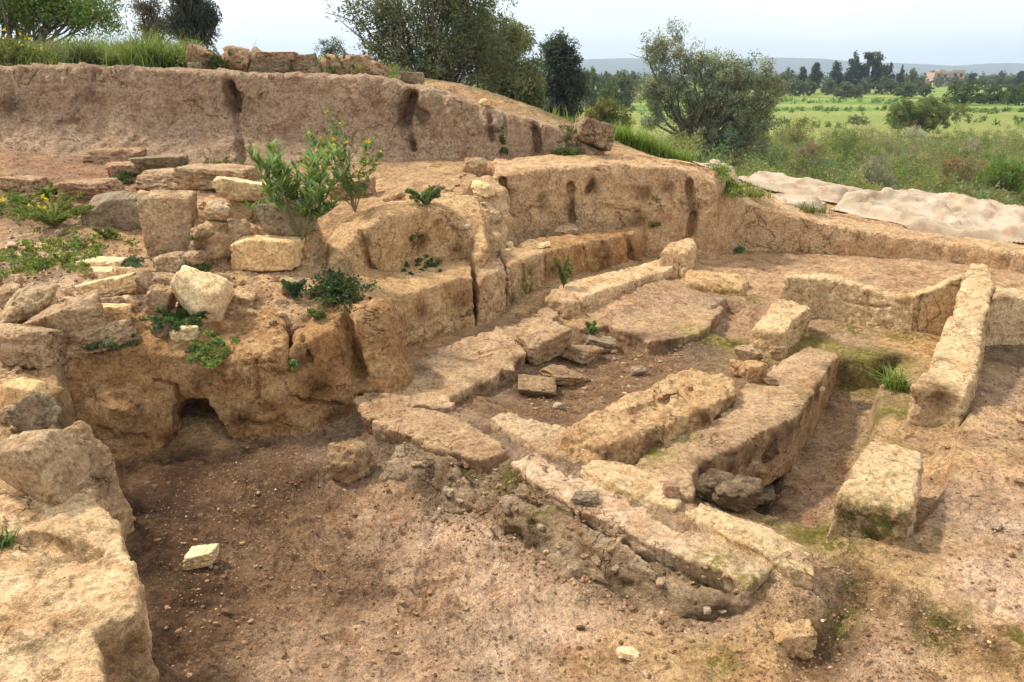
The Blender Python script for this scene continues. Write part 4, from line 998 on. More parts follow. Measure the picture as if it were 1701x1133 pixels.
def gravel():
    base, F = ico(1)
    Vs, Fs, Cs = [], [], []; k = 0
    gp = np.array([(.19,.12,.075),(.27,.18,.12),(.14,.09,.055),(.44,.34,.24),(.32,.20,.12)]); gw = [.40,.26,.24,.03,.07]
    rng = np.random.default_rng(5)
    regs = [(PITPX, 0.02, 260, .006, .022), (PITPX, 0.02, 3000, .003, .009), ([(640,720),(860,800),(1240,970),(1180,1040),(900,920),(700,820)], .2, 1600, .004, .018), ([(1330,980),(1430,1000),(1650,1110),(1650,1133),(1200,1133),(1200,1060)], .12, 900, .004, .012),
            ([(1170,800),(1400,600),(1470,620),(1420,720),(1350,860)], .12, 500, .004, .012), ([(1540,740),(1700,600),(1700,1050),(1480,950)], .24, 900, .003, .012), ([(850,660),(1000,580),(1200,560),(1060,640),(900,700)], .2, 700, .005, .018),
            ([(240,470),(500,470),(560,540),(470,572),(220,570)], .9, 900, .005, .02), ([(0,430),(260,420),(230,480),(0,500)], 1.1, 400, .006, .02), ([(0,290),(420,280),(450,330),(100,420),(0,400)], 1.5, 700, .006, .022)]
    for reg, z, cnt, s0, s1 in regs:
        P = [tuple(at(a, b, z)[:2]) for a, b in reg]
        xs = [p[0] for p in P]; ys = [p[1] for p in P]
        X = rng.uniform(min(xs), max(xs), cnt * 4); Y = rng.uniform(min(ys), max(ys), cnt * 4)
        keep = poly_sd(P, X, Y) < 0
        X, Y = X[keep][:cnt], Y[keep][:cnt]
        # thicker in drifts
        Z = ground_h(X, Y)
        for x, y, zz in zip(X, Y, Z):
            s = s0 + (s1 - s0) * rng.random() ** 2.5
            v = base * (s * rng.uniform(.6, 1.3, 3) * np.array((1, 1, .7))) * (1 + .25 * rng.normal(size=(len(base), 1)) * .6)
            a = rng.uniform(0, 6.3); ca, sa = math.cos(a), math.sin(a)
            v = np.stack([v[:, 0] * ca - v[:, 1] * sa, v[:, 0] * sa + v[:, 1] * ca, v[:, 2]], 1)
            Vs.append(v + np.array((x, y, zz + s * .1))); Fs.append(F + k); k += len(base); Cs.append(np.tile(gp[rng.choice(len(gp), p=gw)] * rng.uniform(.75, 1.2), (len(base), 1)))
    V = np.concatenate(Vs)
    me = mesh_np("gravel", V, np.concatenate(Fs), M['gravelv'], smooth=False, col=np.concatenate(Cs), attrs={'moss': np.zeros(len(V))})
    tag(obj("gravel", me), "fine gravel and grit strewn over the floors of the dig", "gravel", kind='stuff')
gravel()

# ------------------------------------------------------------------ vegetation
def leaf_cloud(C, rad, per, length, width, col, var=.25, up=0.0, rng=None, flat=1.0, dirs=None):
    """leaf-shaped quads scattered round the clump centres C"""
    rng = rng or RNG
    n = len(C) * per
    rad = np.broadcast_to(np.asarray(rad, dtype=float), (len(C),))
    off = rng.normal(size=(n, 3)); off /= np.linalg.norm(off, axis=1)[:, None]
    off *= (rng.random(n) ** .6)[:, None]
    off[:, 2] *= flat
    P = np.repeat(C, per, 0) + off * np.repeat(rad, per)[:, None]
    d = rng.normal(size=(n, 3)) if dirs is None else np.repeat(dirs, per, 0) + rng.normal(size=(n, 3)) * .45
    d = d + off * .7; d[:, 2] += up
    d /= np.linalg.norm(d, axis=1)[:, None]
    s = np.cross(d, rng.normal(size=(n, 3))); s /= np.linalg.norm(s, axis=1)[:, None] + 1e-9
    L = length * rng.uniform(.6, 1.3, n)[:, None]; W = width * rng.uniform(.6, 1.3, n)[:, None]
    V = np.stack([P - d * L * .5, P + s * W * .5 - d * L * .05, P + d * L * .5, P - s * W * .5 - d * L * .05], 1).reshape(-1, 3)
    F = np.arange(n * 4).reshape(-1, 4)
    cl = np.repeat(rng.uniform(1 - var, 1 + var, (len(C), 1)) * (1 + .12 * rng.normal(size=(len(C), 3)) * np.array((1, .4, 1))), per, 0)
    c = np.array(col) * cl * rng.uniform(.75, 1.25, (n, 1))
    dry = rng.random(n) < .10
    c[dry] = c[dry] * .45 + np.array((.26, .21, .10)) * .55 * (np.mean(col) / .12) ** .5
    return V, F, np.repeat(np.clip(c, .004, .9), 4, 0)
def tube(path, radii, sides=6):
    P = np.asarray(path, dtype=float); n = len(P)
    T = np.gradient(P, axis=0); T /= np.linalg.norm(T, axis=1)[:, None] + 1e-9
    a = np.cross(T, (0.31, 0.87, 0.38)); a /= np.linalg.norm(a, axis=1)[:, None] + 1e-9
    b = np.cross(T, a)
    th = np.linspace(0, 2 * np.pi, sides, endpoint=False)
    V = P[:, None] + np.asarray(radii)[:, None, None] * (np.cos(th)[None, :, None] * a[:, None] + np.sin(th)[None, :, None] * b[:, None])
    F = [[i * sides + k, i * sides + (k + 1) % sides, (i + 1) * sides + (k + 1) % sides, (i + 1) * sides + k] for i in range(n - 1) for k in range(sides)]
    return V.reshape(-1, 3), np.array(F)
class Acc:
    def __init__(self): self.V, self.F, self.C, self.n = [], [], [], 0
    def add(self, V, F, C=None):
        self.V.append(V); self.F.append(F + self.n); self.n += len(V)
        self.C.append(C if C is not None else np.full((len(V), 3), .1))
    def mesh(self, name, mat, smooth=False):
        return mesh_np(name, np.concatenate(self.V), np.concatenate(self.F), mat, smooth, col=np.concatenate(self.C))
def curve(a, b, bend, n=7, wob=.05, rng=None):
    rng = rng or RNG
    a, b = np.asarray(a, float), np.asarray(b, float); t = np.linspace(0, 1, n)[:, None]
    m = (a + b) / 2 + bend
    L = np.linalg.norm(b - a)
    p = (1 - t) ** 2 * a + 2 * t * (1 - t) * m + t * t * b
    w = rng.normal(size=(n, 3)) * wob * L; w[0] = 0; w[-1] = 0
    return p + w * .5
def blob_points(blobs, n, rng, shell=.55):
    vol = np.array([b[3] * b[4] * b[5] for b in blobs]) ** .8
    k = rng.choice(len(blobs), n, p=vol / vol.sum())
    B = np.array(blobs)[k]
    d = rng.normal(size=(n, 3)); d /= np.linalg.norm(d, axis=1)[:, None]
    return B[:, :3] + d * B[:, 3:] * (rng.random(n) ** shell)[:, None]
def tree(name, label, cat, px, y, base_py, blobs_px, n_cl, per, cr, leaf, col, stems=1, group=None, var=.3, spread=.3, twig=.02, trunk_r=.12, up=0.0, limb_n=26, shell=.5, bare=(), seed=1):
    rng = np.random.default_rng(seed)
    g = aty(px, base_py, y) if base_py is not None else None
    x = (px - CX) / FPX * (y * CP)          # first guess, refined by the ray
    p0 = aty(px, 200, y); x = p0.x
    zg = float(ground_h(np.array([x]), np.array([y]))[0]) if g is None else g.z
    base = Vector((x, y, zg - .05))
    k = depth(Vector((x, y, zg))) / FPX
    bl = []
    for b in blobs_px:
        q = aty(b[0], b[1], y)
        dy = b[4] if len(b) > 4 else 0
        bl.append((q.x - base.x, dy, q.z - base.z, b[2] * k, .85 * b[2] * k, b[3] * k))
    root = empty(name, base); tag(root, label, cat, group)
    C = blob_points(bl, n_cl, rng, shell)
    ac = Acc(); ac.add(*leaf_cloud(C, cr * rng.uniform(.6, 1.3, len(C)), per, leaf[0], leaf[1], col, var, up, rng))
    obj("crown", ac.mesh("crown", M['leaf']), root)
    tr = Acc()
    zc = np.mean([b[2] for b in bl]); fork = np.array((np.mean([b[0] for b in bl]) * .5, 0, max(.3, zc * .35)))
    ends = C[rng.choice(len(C), min(limb_n, len(C)), replace=False)]
    if stems == 1:
        P = curve((0, 0, -.2), fork, np.array((spread * .3, 0, 0)), 6, .05, rng); tr.add(*tube(P, np.linspace(trunk_r, trunk_r * .7, 6), 8))
    for e in list(ends) + [np.array((aty(b[0], b[1], y).x - base.x, b[2] if len(b) > 2 else 0, aty(b[0], b[1], y).z - base.z)) for b in bare]:
        a = fork + rng.normal(size=3) * trunk_r * .3 if stems == 1 else np.array((rng.normal() * spread, rng.normal() * spread, -.1))
        P = curve(a, e, np.array((0, 0, .12 * np.linalg.norm(e - a))) if stems == 1 else np.array((-e[0] * .16, 0, .1)), 8, .05, rng)
        r0 = trunk_r * (.5 if stems == 1 else .45)
        tr.add(*tube(P, np.linspace(r0, twig * .35, 8), 5))
        for q in range(3):
            i = rng.integers(3, 7); e2 = P[i] + (P[-1] - P[0]) * rng.uniform(.06, .16) + rng.normal(size=3) * .07 * np.linalg.norm(e - a)
            tr.add(*tube(curve(P[i], e2, np.zeros(3), 5, .06, rng), np.linspace(twig * .8, twig * .2, 5), 4))
    obj("trunk", tr.mesh("trunk", M['bark'], True), root)
    return root
G_DK = (.055, .068, .034); G_OL = (.23, .25, .16); G_GR = (.095, .135, .035); G_BR = (.13, .20, .035); G_YL = (.20, .22, .05)
tree("tamarisk_tree", "large dark many-stemmed tree behind the bank with bare twigs on its left", "tree", 705, 21, None,
     [(700,-40,120,80),(720,30,95,60),(650,40,55,60),(770,60,80,65),(720,95,90,45,-.4),(800,110,70,50,-.3),(640,90,50,35),(680,130,70,28),(600,10,40,40),(780,0,70,50),(860,100,30,40)],
     600, 62, .34, (.10,.034), (.125,.138,.072), stems=2, spread=.3, trunk_r=.15, twig=.02, limb_n=60, shell=.45, seed=3,
     bare=[(560,30,0),(575,0,.2),(590,-20,0),(548,60,.1),(610,20,-.2),(600,60,0),(620,-10,0),(585,50,.3),(540,20,0)])
tree("leafy_tree", "paler green tree leaning out at the right of the large dark tree", "tree", 835, 23.5, None,
     [(835,90,48,55),(860,60,28,28),(850,140,52,40),(820,170,55,28),(878,130,24,34),(800,60,40,40),(885,165,24,20)], 300, 85, .30, (.11,.05), (.19,.21,.10), trunk_r=.14, limb_n=30, seed=4)
tree("cypress_tree", "dense blue-dark tree standing alone between two paler trees", "tree", 930, 30, None,
     [(928,110,34,40),(930,150,44,48),(925,190,46,40),(912,84,16,22),(945,92,16,24),(955,140,22,36),(930,70,12,18),(930,225,46,30)], 380, 90, .30, (.11,.045), (.06,.08,.062), trunk_r=.16, limb_n=24, seed=5, var=.25)
tree("round_bush", "yellow-green round bush between the dark tree and the olive tree", "bush", 1006, 33, None,
     [(1005,192,38,28),(990,205,26,24),(1025,210,26,22)], 150, 80, .28, (.10,.045), (.17,.17,.05), stems=2, spread=.4, trunk_r=.08, limb_n=16, seed=6)
tree("olive_tree", "wide grey-green olive tree with a leaning trunk right of centre", "tree", 1150, 38, None,
     [(1105,92,34,34),(1122,62,20,24),(1090,80,22,18),(1150,105,34,28),(1195,128,48,40),(1245,125,38,34),(1268,165,34,44),(1222,160,55,40),(1120,150,36,40),(1085,150,30,28),(1155,175,48,40),(1240,210,58,40),(1180,228,62,34),(1090,195,28,28),(1205,258,95,20),(1290,150,16,24),(1120,250,40,22)],
     800, 76, .38, (.15,.045), G_OL, trunk_r=.26, limb_n=46, twig=.03, seed=7, var=.42, spread=-.9)
# left of the picture, above the bank
tree("acacia_tree", "feathery bright green thorn tree at the top left corner", "tree", 45, 17, None,
     [(20,10,70,34),(95,14,60,30),(150,30,45,26),(60,-30,120,40),(185,22,30,24),(-30,20,50,40)], 330, 100, .30, (.07,.028), (.19,.27,.07), stems=2, spread=.25, trunk_r=.10, limb_n=34, seed=8)
tree("shaggy_tree", "dark shaggy tree with drooping foliage at the top left", "tree", 312, 24, None,
     [(310,-30,34,40),(318,15,24,30),(300,40,18,18),(340,30,22,22),(330,62,24,12)], 150, 90, .3, (.15,.035), (.06,.075,.055), trunk_r=.14, limb_n=16, seed=9, up=-1.2)
tree("grey_tree", "thin grey half-bare tree left of the dark shaggy tree", "tree", 250, 25, None,
     [(245,10,24,30),(268,35,22,22),(240,45,14,14),(285,45,18,16)], 70, 60, .26, (.09,.035), (.15,.145,.115), trunk_r=.1, limb_n=30, seed=10)
tree("grey_bush", "small grey bush seen behind the pink boulder on the bank", "bush", 548, 30, None, [(548,78,22,12),(560,90,26,14)], 40, 50, .22, (.08,.03), (.11,.13,.10), stems=2, spread=.2, trunk_r=.05, limb_n=8, seed=11)
# fan shrub in the fields
def fan_shrub(name, label, px, y, base_py, w, h, col, seed, n=70):
    rng = np.random.default_rng(seed)
    b = aty(px, 220, y); z = aty(px, base_py, y).z; base = Vector((b.x, y, z)); k = depth(base) / FPX
    root = empty(name, base); tag(root, label, "shrub")
    st = Acc(); C = []; D = []
    for i in range(n):
        a = rng.uniform(-1.05, 1.05); l = h * k * rng.uniform(.75, 1.05)
        e = np.array((math.sin(a) * w * k * .55, rng.normal() * w * k * .18, math.cos(a * .85) * l))
        P = curve((rng.normal() * .12, rng.normal() * .12, 0), e, np.array((-e[0] * .08, 0, .06 * l)), 9, .02, rng)
        st.add(*tube(P, np.linspace(.045, .008, 9), 4))
        for q in range(2, 9):
            C.append(P[q]); D.append((e / np.linalg.norm(e)) * 1.6)
    obj("stems", st.mesh("stems", M['bark'], True), root)
    f = Acc(); f.add(*leaf_cloud(np.array(C), .26, 30, .20, .04, col, .25, .2, rng, dirs=np.array(D)))
    obj("foliage", f.mesh("foliage", M['leaf']), root)
tree("broom_shrub", "fan-shaped dark green shrub standing alone at the field edge", "shrub", 1530, 75, 228,
     [(1530,186,44,24),(1495,190,32,22),(1572,188,32,22),(1530,206,44,18),(1600,184,14,12),(1552,172,28,12),(1508,176,26,12)], 340, 100, .34, (.20,.045), (.16,.19,.065), stems=2, spread=.3, trunk_r=.08, limb_n=50, up=.8, seed=21, shell=.6)

# far trees: single meshes, a few kinds copied
def far_mesh(kind, seed):
    rng = np.random.default_rng(seed)
    if kind == 'pine': bl = [(0,0,.30,.20,.2,.18),(0,0,.5,.17,.17,.18),(.02,0,.7,.12,.12,.16),(-.02,0,.88,.06,.06,.12),(.14,0,.42,.1,.1,.08),(-.14,0,.6,.09,.09,.07)]
    elif kind == 'airy': bl = [(-.18,0,.5,.13,.13,.1),(.16,0,.55,.14,.14,.1),(0,0,.75,.14,.14,.1),(-.1,0,.9,.08,.08,.08),(.1,0,.3,.15,.15,.1),(.12,0,.88,.07,.07,.07)]
    elif kind == 'broad': bl = [(0,0,.6,.4,.4,.3),(-.22,0,.45,.25,.25,.25),(.22,0,.5,.25,.25,.25),(.05,0,.8,.22,.22,.18),(0,0,.25,.4,.4,.22)]
    else: bl = [(0,0,.5,.5,.45,.38),(-.25,0,.4,.3,.3,.32),(.28,0,.42,.28,.3,.3),(.05,0,.75,.3,.3,.2),(0,0,.2,.52,.45,.2)]
    col = {'pine': (.055,.075,.052), 'airy': (.075,.092,.062), 'broad': (.11,.135,.07), 'round': (.08,.125,.035)}[kind]
    C = blob_points(bl, 130, rng, .4)
    a = Acc(); a.add(*leaf_cloud(C, .085, 34, .062, .036, col, .3, 0, rng))
    a.add(*[*tube([(0,0,-.02),(0.01,0,.3),(0,0,.75)], [.025,.02,.008], 5), np.full((15,3), .06)])
    return a.mesh(kind + "_tree", M['leaf'])
FAR = {k: [far_mesh(k, 30 + i + 5 * j) for i in range(3)] for j, k in enumerate(('pine', 'airy', 'broad', 'round'))}
def far_tree(kind, label, px, y, top, wpx, group, bot=None):
    p = aty(px, top, y); x = p.x
    zg = float(ground_h(np.array([x]), np.array([y]))[0]) if bot is None else aty(px, bot, y).z
    h = max(.5, p.z - zg); k = depth(Vector((x, y, zg))) / FPX
    o = obj({'pine': 'pine_tree', 'airy': 'feathery_tree', 'broad': 'broad_tree', 'round': 'round_tree'}[kind], random.choice(FAR[kind]), None, (x, y, zg - .1))
    o.scale = (wpx * k / (.56 if kind in ('pine','airy') else .95), wpx * k / (.56 if kind in ('pine','airy') else .95), h)
    o.rotation_euler = (0, 0, random.choice([0, .3, 3.1, 2.8, -.3]))
    return tag(o, label, "tree", group)
FG = "trees along the far edge of the fields"
far_tree('pine', "tallest dark pine in the far tree line", 1424, 250, 86, 38, FG)
far_tree('airy', "feathery open-crowned tall tree right of the tallest pine", 1453, 250, 84, 40, FG)
far_tree('pine', "tall dark pine left of the tallest one, with a blunt top", 1392, 250, 101, 30, FG)
far_tree('pine', "narrow dark pine nearest the olive tree in the far line", 1357, 250, 103, 28, FG)
far_tree('airy', "small slender tree right of the feathery tall one", 1479, 255, 103, 16, FG)
far_tree('pine', "small pointed pine left of the pink house", 1499, 260, 108, 16, FG)
far_tree('broad', "broad dark tree left of the pink house", 1517, 262, 112, 26, FG)
far_tree('broad', "low broad tree just behind the pink house", 1552, 440, 116, 36, FG)
far_tree('airy', "thin tree rising right of the pink house", 1617, 300, 120, 18, FG)
far_tree('broad', "broad tree above the round bushes at far right", 1663, 300, 119, 34, FG)
far_tree('pine', "dark pointed tree cut by the right edge of the photo", 1697, 300, 117, 22, FG)
far_tree('pine', "dark tree peeping over the olive tree's right shoulder", 1335, 245, 110, 24, FG)
far_tree('broad', "wide dark tree touching the olive tree's right side", 1308, 240, 112, 40, FG)
for px, y, tp, w_ in [(1300,225,132,40),(1325,215,128,44),(1345,220,130,30),(1378,230,128,30),(1440,240,128,30),(1468,240,126,30),(1484,240,130,26),(1530,250,128,24),(1590,330,125,24),(1635,320,126,26),(1681,320,126,24)]:
    far_tree('broad', "middling dull green tree in the lower row of the far tree line", px, y, tp, w_, "lower row of far trees")
far_tree('broad', "grey-green rounded tree standing forward on the field", 1405, 190, 134, 44, FG)
far_tree('broad', "smaller grey-green tree beside the forward rounded tree", 1425, 195, 140, 26, FG)
far_tree('broad', "silvery olive-like tree on the field below the pines", 1507, 195, 134, 44, FG)
far_tree('broad', "dark small tree right of the silvery one", 1540, 200, 138, 28, FG)
far_tree('round', "big dark green round bush left of the two at far right", 1610, 150, 130, 60, FG)
far_tree('round', "middle dark green round bush at far right", 1655, 155, 137, 40, FG)
far_tree('round', "dark green round bush at the right edge of the photo", 1700, 148, 132, 56, FG)
far_tree('broad', "tree in the gap left of the olive, taller and dark", 985, 120, 108, 34, FG)
far_tree('broad', "green tree in the gap beside the olive's left side", 1035, 130, 114, 50, FG)
far_tree('round', "bright green low tree in the gap left of the olive", 1012, 110, 128, 34, FG)
for px, y, tp, w_ in [(975,200,116,30),(1005,220,118,34),(1025,240,117,30),(1052,235,116,30)]:
    far_tree('broad', "hazy tree far off in the gap left of the olive tree", px, y, tp, w_, "hazy trees in the gap")
# a hazy belt of trees along the whole plain
def belt():
    rng = np.random.default_rng(77); C = []; r = []
    for i in range(900):
        y = rng.uniform(330, 900); x = rng.uniform(-.15, .95) * y
        h = rng.uniform(2.5, 7)
        for q in range(5):
            C.append((x + rng.normal() * h * .4, y + rng.normal() * h * .4, -2.4 + rng.uniform(.1, .9) * h)); r.append(h * .35)
    a = Acc(); a.add(*leaf_cloud(np.array(C), np.array(r), 16, 1.3, .6, (.065,.09,.045), .3, 0, rng))
    tag(obj("distant_trees", a.mesh("distant_trees", M['leaf'])), "hazy belt of trees across the plain far away", "trees", kind='stuff')
belt()

# crops and rough strips in the fields
def crops():
    rng = np.random.default_rng(64); C = []; r = []
    for y0, n, h in ((122, 150, .4), (168, 170, .6), (90, 70, .5)):
        for i in range(n):
            x = rng.uniform(.12, .75) * y0; y = y0 + rng.normal() * 5 + 5 * math.sin(x * .05)
            z = float(ground_h(np.array([x]), np.array([y]))[0])
            C.append((x, y, z + h * rng.uniform(.1, .7))); r.append(h * rng.uniform(.7, 1.5))
    a = Acc(); a.add(*leaf_cloud(np.array(C), np.array(r), 22, .6, .16, (.11,.165,.045), .35, .8, rng))
    tag(obj("crops", a.mesh("crops", M['leaf'])), "uneven strips of green crops and weeds across the fields", "crops", kind='stuff')
crops()
# scrub in the valley
def scrub():
    rng = np.random.default_rng(12)
    a = Acc()
    cols = [(.19,.225,.075),(.23,.25,.09),(.25,.215,.11),(.15,.20,.07),(.20,.23,.12),(.27,.25,.12),(.17,.24,.055)]
    n = 0
    while n < 820:
        y = 21 + 48 * rng.random() ** .9; x = rng.uniform(-.02, .84) * y
        if y > 66 - .0 * x: continue
        if y < 26 and x < 3: continue
        z = float(ground_h(np.array([x]), np.array([y]))[0])
        h = rng.uniform(.7, 2.1) * (1.0 if y > 30 else .8); wd = h * rng.uniform(.6, 1.1)
        m = int(9 * (wd + .5))
        d = rng.normal(size=(m, 3)); d /= np.linalg.norm(d, axis=1)[:, None]; d[:, 2] = np.abs(d[:, 2])
        C = np.array((x, y, z)) + d * np.array((wd, wd, h)) * (rng.random(m) ** .4)[:, None]
        c = cols[rng.integers(len(cols))]
        per = 75 if y < 45 else 50
        a.add(*leaf_cloud(C, .30, per, .15, .036, c, .25, .5, rng)); n += 1
    tag(obj("scrub", a.mesh("scrub", M['leaf'])), "dense green and brown scrub filling the valley below the dig", "scrub", kind='stuff')
scrub()
def bush(label, px, py, y, w, h, col, seed, leaf=(.12,.028), cl=60, per=50, up=.4):
    rng = np.random.default_rng(seed)
    b = aty(px, py, y); k = depth(b) / FPX
    root = empty("bush", b); tag(root, label, "bush", "bushes standing out in the scrub")
    d = rng.normal(size=(cl, 3)); d /= np.linalg.norm(d, axis=1)[:, None]; d[:, 2] = np.abs(d[:, 2])
    C = d * np.array((w * k / 2, w * k / 2, h * k)) * (rng.random(cl) ** .45)[:, None]
    a = Acc(); a.add(*leaf_cloud(C, .2 * h * k, per, leaf[0], leaf[1], col, .25, up, rng)); obj("foliage", a.mesh("foliage", M['leaf']), root)
    t = Acc()
    for i in range(0, cl, 4): t.add(*tube(curve((0, 0, -.1), C[i], np.zeros(3), 5, .05, rng), np.linspace(.03, .006, 5), 4))
    obj("stems", t.mesh("stems", M['bark'], True), root)
bush("white-plumed reed clump below the fan-shaped shrub", 1520, 232, 62, 46, 24, (.42,.40,.32), 41, up=1.2)
bush("greyish pink flowering bush low in the scrub at right", 1612, 255, 50, 30, 24, (.38,.31,.26), 42)
bush("pinkish brown bush in the middle of the scrub", 1345, 262, 45, 44, 26, (.30,.20,.13), 43)
bush("dark green low bush on the far bank of the ditch", 1425, 206, 85, 44, 18, (.07,.10,.03), 44)
bush("bright green leafy bush right of the olive tree's foot", 1400, 262, 42, 80, 50, (.15,.20,.05), 45, cl=90)
bush("silvery bush at the near edge of the scrub", 1450, 310, 30, 70, 50, (.24,.24,.17), 46, cl=80)
bush("yellowish bush under the right flank of the olive tree", 1325, 235, 48, 60, 44, (.20,.19,.06), 47)
bush("bright green bush at the right edge above the tarpaulin", 1665, 315, 26, 90, 50, (.12,.19,.035), 48, cl=90)
bush("rust-brown bush left of the bright green one at right", 1590, 300, 32, 70, 44, (.24,.17,.09), 49, cl=70)

# grasses and weeds
def blades(n, h, spread, w, col, rng, lean=.5, seg=4, base=(0, 0, 0), var=.2):
    b = np.zeros((n, 3)); b[:, :2] = rng.normal(size=(n, 2)) * spread; b += np.array(base)
    a = rng.uniform(0, 6.283, n); d = np.stack([np.cos(a), np.sin(a), np.zeros(n)], 1)
    H = h * rng.uniform(.55, 1.1, n); ln = lean * rng.uniform(.2, 1.2, n)
    sd = np.stack([-np.sin(a), np.cos(a), np.zeros(n)], 1)
    V = []
    for i in range(seg + 1):
        t = i / seg
        p = b + d * (ln * H * t * t)[:, None]; p[:, 2] += H * (t - .35 * ln * t * t)
        ww = w * (1 - t * .9) * .5
        V += [p - sd * ww, p + sd * ww]
    V = np.stack(V, 1).reshape(-1, 3)
    k = 2 * (seg + 1)
    f = np.array([[2 * i, 2 * i + 1, 2 * i + 3, 2 * i + 2] for i in range(seg)])
    F = (np.arange(n)[:, None, None] * k + f[None]).reshape(-1, 4)
    c = np.array(col) * rng.uniform(1 - var, 1 + var, (n, 1)) * (1 + .1 * rng.normal(size=(n, 3)))
    return V, F, np.repeat(np.clip(c, .01, .9), k, 0)
def flowers(C, size, col, rng):
    return leaf_cloud(np.asarray(C), size * .4, 6, size, size * .7, col, .1, .3, rng)
def weed(name, label, px, py, wpx, hpx, kind, col, seed, group=None, cat='weed', loc=None, dens=1.0, flower=None):
    rng = np.random.default_rng(seed)
    p = loc if loc is not None else hit(px, py)
    k = depth(p) / FPX; w_, h_ = wpx * k, hpx * k
    root = empty(name, p); tag(root, label, cat, group)
    lf, st = Acc(), Acc()
    if kind == 'grass':
        lf.add(*blades(int(120 * dens), h_, w_ * .22, .012 + h_ * .008, col, rng, 1.1, var=.4))
        lf.add(*blades(int(70 * dens), h_ * .7, w_ * .25, .012 + h_ * .008, tuple(q * .6 for q in col), rng, 1.3, var=.4))
        lf.add(*blades(int(30 * dens), h_ * 1.05, w_ * .2, .010, (.32,.28,.13), rng, .6))
        obj("foliage", lf.mesh("foliage", M['leaf']), root)
    elif kind == 'mat':
        n = int(46 * dens)
        C = np.zeros((n, 3)); C[:, 0] = rng.normal(size=n) * w_ * .24; C[:, 1] = rng.normal(size=n) * w_ * .3; C[:, 2] = rng.random(n) * h_ * .5
        for i in range(n):
            g = drop(p.x + C[i, 0], p.y + C[i, 1]); C[i, 2] += np.clip(g.z - p.z, -.04, .25)
        lf.add(*leaf_cloud(C, max(.03, h_ * .35), 30, .038, .018, col, .25, .5, rng, flat=.6))
        obj("leaves", lf.mesh("leaves", M['leaf']), root)
    elif kind == 'fern':
        for i in range(int(16 * dens)):
            a = rng.uniform(0, 6.28); l = w_ * .55 * rng.uniform(.6, 1.1)
            e = np.array((math.cos(a) * l, math.sin(a) * l, h_ * rng.uniform(.25, .9)))
            P = curve((0, 0, 0), e, np.array((0, 0, h_ * .35)), 9, .02, rng)
            st.add(*tube(P, np.linspace(.004, .0015, 9), 4))
            t = np.linspace(.15, 1, 16); Q = np.stack([np.interp(t, np.linspace(0, 1, 9), P[:, j]) for j in range(3)], 1)
            lf.add(*leaf_cloud(Q, .02, 8, .04, .012, col, .2, .1, rng))
        obj("fronds", lf.mesh("fronds", M['leaf']), root); obj("stems", st.mesh("stems", M['stem'], True), root)
    elif kind == 'upright':
        for i in range(int(11 * dens)):
            a = rng.uniform(0, 6.28); l = w_ * .5 * rng.uniform(.2, 1.1)
            e = np.array((math.cos(a) * l, math.sin(a) * l * .7, h_ * rng.uniform(.35, 1.0)))
            P = curve((rng.normal() * .03, rng.normal() * .03, 0), e, np.array((0, 0, h_ * .1)), 9, .02, rng)
            st.add(*tube(P, np.linspace(.009, .004, 9), 5))
            t = np.linspace(.5, 1, 11); Q = np.stack([np.interp(t, np.linspace(0, 1, 9), P[:, j]) for j in range(3)], 1)
            L = h_ * .19
            for q in Q:
                for z in range(3):
                    b = rng.uniform(0, 6.28); d = np.array((math.cos(b), math.sin(b), rng.uniform(.5, 1.8))); d /= np.linalg.norm(d)
                    s = np.cross(d, (0, 0, 1.0)); s /= np.linalg.norm(s); ww = L * .12; ll = L * rng.uniform(.7, 1.1)
                    sag = np.array((0, 0, -.12 * ll))
                    V = np.array([q, q + d * ll * .45 + s * ww, q + d * ll + sag, q + d * ll * .45 - s * ww])
                    c = np.array(col) * rng.uniform(.5, 1.45) * np.array((rng.uniform(.85, 1.35), 1, 1))
                    lf.add(V, np.array([[0, 1, 2, 3]]), np.tile(c, (4, 1)))
        obj("leaves", lf.mesh("leaves", M['leaf']), root); obj("stems", st.mesh("stems", M['stem'], True), root)
    elif kind == 'tall':
        ends = []
        for i in range(int(9 * dens)):
            a = rng.uniform(0, 6.28); l = w_ * .42 * rng.uniform(.2, 1.1)
            e = np.array((math.cos(a) * l, math.sin(a) * l * .7, h_ * rng.uniform(.45, 1.0)))
            P = curve((0, 0, 0), e, np.array((0, 0, h_ * .1)), 9, .05, rng)
            st.add(*tube(P, np.linspace(.008, .003, 9), 5))
            t = np.linspace(.25, 1, 15); Q = np.stack([np.interp(t, np.linspace(0, 1, 9), P[:, j]) for j in range(3)], 1)
            lf.add(*leaf_cloud(Q, .07, 6, .075, .03, col, .25, .2, rng)); ends.append(P[-1]); ends.append(P[-3])
        obj("leaves", lf.mesh("leaves", M['leaf']), root); obj("stems", st.mesh("stems", M['stem'], True), root)
        if flower: flower = (flower, ends)
    if flower:
        col_, pts = flower if isinstance(flower[1], list) else (flower, None)
        if pts is None: pts = np.stack([rng.normal(size=6) * w_ * .22, rng.normal(size=6) * w_ * .15, rng.uniform(.5, 1, 6) * h_], 1)
        for q in pts:
            fl = Acc(); fl.add(*flowers([q], .04, col_, rng)); obj("flower", fl.mesh("flower", M['leaf']), root)
    return root
YF = (.75, .55, .03)
weed("oleander_plant", "leafy bright green plant growing by the rubble wall", 512, 412, 190, 150, 'upright', (.16,.255,.085), 51, cat='plant', dens=2.5, loc=aty(500, 402, 7.25))
weed("wild_mustard", "tall thin plant with small yellow flowers against the bank", 590, 352, 190, 165, 'tall', (.13,.19,.06), 52, cat='plant', flower=YF, dens=1.0)
